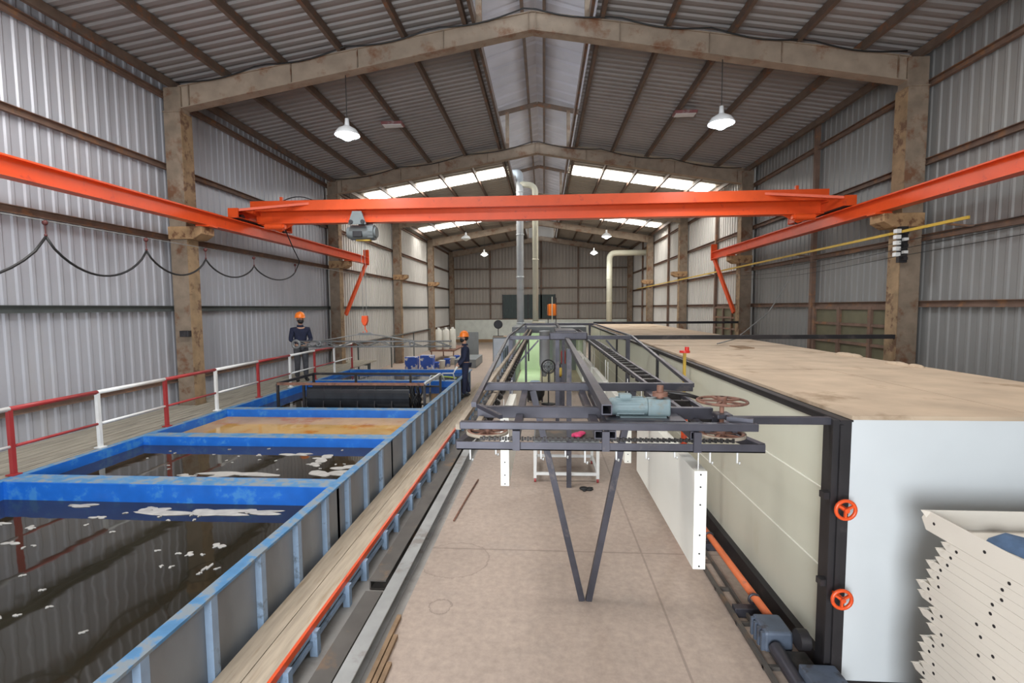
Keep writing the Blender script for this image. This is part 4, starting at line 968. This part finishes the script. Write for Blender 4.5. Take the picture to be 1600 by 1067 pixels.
# ------------------------------------------------------------------ people
def skin(name, chains, m1, parent, sub=2):
    """one surface grown over connected joints: chains of (x, y, z, rx, ry); shared joints are given by the same coordinates"""
    idx = {}; vs = []; rad = []; ed = []
    for ch in chains:
        prev = None
        for (x, y, z, rx, ry) in ch:
            k = (round(x, 4), round(y, 4), round(z, 4))
            if k not in idx: idx[k] = len(vs); vs.append((x, y, z)); rad.append((rx, ry))
            if prev is not None and prev != idx[k]: ed.append((prev, idx[k]))
            prev = idx[k]
    me = bpy.data.meshes.new(name); me.from_pydata(vs, ed, []); o = bpy.data.objects.new(name, me); col.objects.link(o)
    md = o.modifiers.new('skin', 'SKIN'); md.use_smooth_shade = True
    for i, d in enumerate(me.skin_vertices[0].data): d.radius = rad[i]; d.use_root = (i == 0)
    s_ = o.modifiers.new('sub', 'SUBSURF'); s_.levels = sub; s_.render_levels = sub
    dg = bpy.context.evaluated_depsgraph_get(); dg.update(); me2 = bpy.data.meshes.new_from_object(o.evaluated_get(dg)); me2.name = name
    o.modifiers.clear(); o.data = me2; me2.materials.clear(); me2.materials.append(M[m1])
    me2.polygons.foreach_set('use_smooth', [True] * len(me2.polygons)); o.parent = parent
    return o
def lerp(a, b, u): return tuple(a[i] + (b[i] - a[i]) * u for i in range(3))
def person(label, loc, rz, arms, legs, top, bottom, glove, head_dir=0):
    p = thing('person', label, 'person', loc, rz)
    neck = (0, .01, 1.43); 
    head = [(0, .01, 1.40, .055, .055), (0, .02, 1.47, .052, .055), (0, .03, 1.53, .065, .08), (0, .035, 1.60, .078, .098), (0, .03, 1.66, .075, .095), (0, .025, 1.705, .045, .06)]
    torso = [(0, 0, .93, .15, .11), (0, 0, 1.06, .13, .10), (0, 0, 1.22, .15, .11), (0, .0, 1.35, .14, .095), (0, .01, 1.40, .055, .055)]
    body = [torso, head]; cl = [[(0, 0, .90, .178, .135), (0, 0, 1.06, .16, .125), (0, .0, 1.22, .175, .13), (0, 0, 1.35, .16, .115), (0, .01, 1.425, .085, .08)]]
    tr = []
    for (sh, el, wr, hd, fd) in arms:
        body.append([(0, .0, 1.35, .14, .095), (*sh, .055, .055), (*el, .042, .042), (*wr, .028, .028), (*hd, .040, .022)])
        # five fingers
        d = Vector(fd).normalized(); side = d.cross(Vector((0, 0, 1))); side = side.normalized() if side.length > .1 else Vector((0, 1, 0)); H = Vector(hd)
        for q, (o_, ln) in enumerate(((-.027, .055), (-.009, .068), (.009, .072), (.027, .062))):
            a = H + side * o_ + d * .03; b_ = a + d * ln * .55 + Vector((0, 0, -.008)); c = a + d * ln + Vector((0, 0, -.022))
            body.append([(*hd, .040, .022), (*a, .010, .010), (*b_, .009, .009), (*c, .0075, .0075)])
        a = H - side * .04 + d * .0; b_ = a - side * .012 + d * .04
        body.append([(*hd, .040, .022), (*a, .011, .011), (*b_, .009, .009)])
        m_ = lerp(sh, el, .5)
        cl.append([(0, 0, 1.35, .16, .115), (*sh, .078, .078), (*m_, .066, .066), (*el, .058, .058), (*lerp(el, wr, .9), .043, .043)])
    for (hp, kn, an, toe) in legs:
        body.append([(0, 0, .93, .15, .11), (*hp, .085, .085), (*kn, .055, .055), (*an, .038, .038)])
        tr.append([(0, 0, 1.0, .158, .122), (*hp, .105, .105), (*lerp(hp, kn, .5), .092, .092), (*kn, .075, .075), (*lerp(kn, an, .5), .072, .068), (*an, .062, .062)])
    skin('body', body, 'skin', p); skin('shirt' if bottom != top else 'overall_top', cl, top, p); skin('trousers', tr, bottom, p)
    for (hp, kn, an, toe) in legs:
        skin('boot', [[(an[0], an[1], .10, .058, .055), (an[0], an[1] + .01, .05, .05, .05), (toe[0], toe[1], .04, .045, .038)]], 'rubber', p)
    hb = bpy.data.objects.new('head_gear', None)
    b = MB().lathe([(.135, 1.645), (.138, 1.655), (.125, 1.665), (.122, 1.70), (.105, 1.75), (.07, 1.785), (.03, 1.797), (0, 1.80)], (0, .02, 0), 22)
    b.prism((0, .02, 1.68), (0, .02, 1.69), [(-.02, 0), (.02, 0), (.02, .0), (-.02, 0)]) if 0 else None
    b.add([(-.09, .11, 1.648), (.09, .11, 1.648), (.06, .20, 1.638), (-.06, .20, 1.638), (-.09, .11, 1.660), (.09, .11, 1.660), (.06, .20, 1.646), (-.06, .20, 1.646)], [(0, 1, 2, 3), (7, 6, 5, 4), (0, 4, 5, 1), (1, 5, 6, 2), (2, 6, 7, 3), (3, 7, 4, 0)])
    b.tube([(0, -.09, 1.72), (0, -.05, 1.78), (0, .02, 1.805), (0, .09, 1.78), (0, .13, 1.72)], .012, 6)
    b.build('helmet', 'helmet', p)
    MB().ball((0, .065, 1.555), .075, .075, .068, 16, 10).build('face_mask', 'rubber', p)
    b = MB().ball((.03, .118, 1.625), .012, .008, .008, 8, 6); b.ball((-.03, .118, 1.625), .012, .008, .008, 8, 6); b.build('eyes', 'rubber', p)
    b = MB().ball((0, .128, 1.60), .013, .016, .02, 8, 6); b.ball((.082, .03, 1.60), .012, .022, .032, 8, 6); b.ball((-.082, .03, 1.60), .012, .022, .032, 8, 6); b.build('nose_and_ears', 'skin', p)
    MB().ball((0, -.005, 1.60), .088, .088, .075, 14, 9).build('hair', 'rubber', p)
    MB().lathe([(.07, 1.40), (.085, 1.41), (.075, 1.46), (.065, 1.455), (.065, 1.40)], (0, .005, 0), 18).build('collar', top, p)
    if glove:
        for (sh, el, wr, hd, fd) in arms[-1:]:
            d = Vector(fd).normalized(); H = Vector(hd); side = d.cross(Vector((0, 0, 1))); side = side.normalized() if side.length > .1 else Vector((0, 1, 0))
            ch = [[(*wr, .036, .036), (*hd, .048, .03)]]
            for o_, ln in ((-.027, .055), (-.009, .068), (.009, .072), (.027, .062)):
                a = H + side * o_ + d * .03; c = a + d * ln + Vector((0, 0, -.022)); ch.append([(*hd, .048, .03), (*a, .014, .014), (*c, .011, .011)])
            a = H - side * .04; ch.append([(*hd, .048, .03), (*a, .015, .015), (*(a - side * .012 + d * .04), .012, .012)])
            skin('glove', ch, 'glove', p)
    return p
legs = [((-.09, 0, .88), (-.10, .02, .48), (-.11, -.01, .11), (-.12, .15, .04)), ((.09, 0, .88), (.10, .02, .48), (.11, -.01, .11), (.13, .15, .04))]
# left worker: both forearms forward
armsL = [((-.19, .0, 1.34), (-.25, .03, 1.07), (-.10, .26, 1.02), (-.03, .33, 1.03), (.3, 1, 0)), ((.19, 0, 1.34), (.25, .03, 1.07), (.12, .26, 1.04), (.06, .33, 1.05), (-.3, 1, 0))]
person('worker in orange helmet and navy shirt standing behind the red and white railing', (-6.27, 12.15, .795), R_(222), armsL, legs, 'navy', 'trouser', False)
armsR = [((.19, .0, 1.34), (.22, .05, 1.07), (.20, .20, .88), (.20, .24, .81), (0, .5, -1)), ((-.19, 0, 1.34), (-.22, .04, 1.07), (-.21, .22, .88), (-.20, .28, .80), (0, .6, -1))]
legs2 = [((-.09, 0, .88), (-.10, .03, .48), (-.10, .06, .11), (-.10, .22, .04)), ((.09, 0, .88), (.10, .0, .48), (.10, -.10, .11), (.11, .06, .04))]
person('worker in orange helmet and navy overalls on the narrow walkway, wearing a white glove', (-2.11, 12.9, .25), R_(104), armsR, legs2, 'navy', 'navy', True)
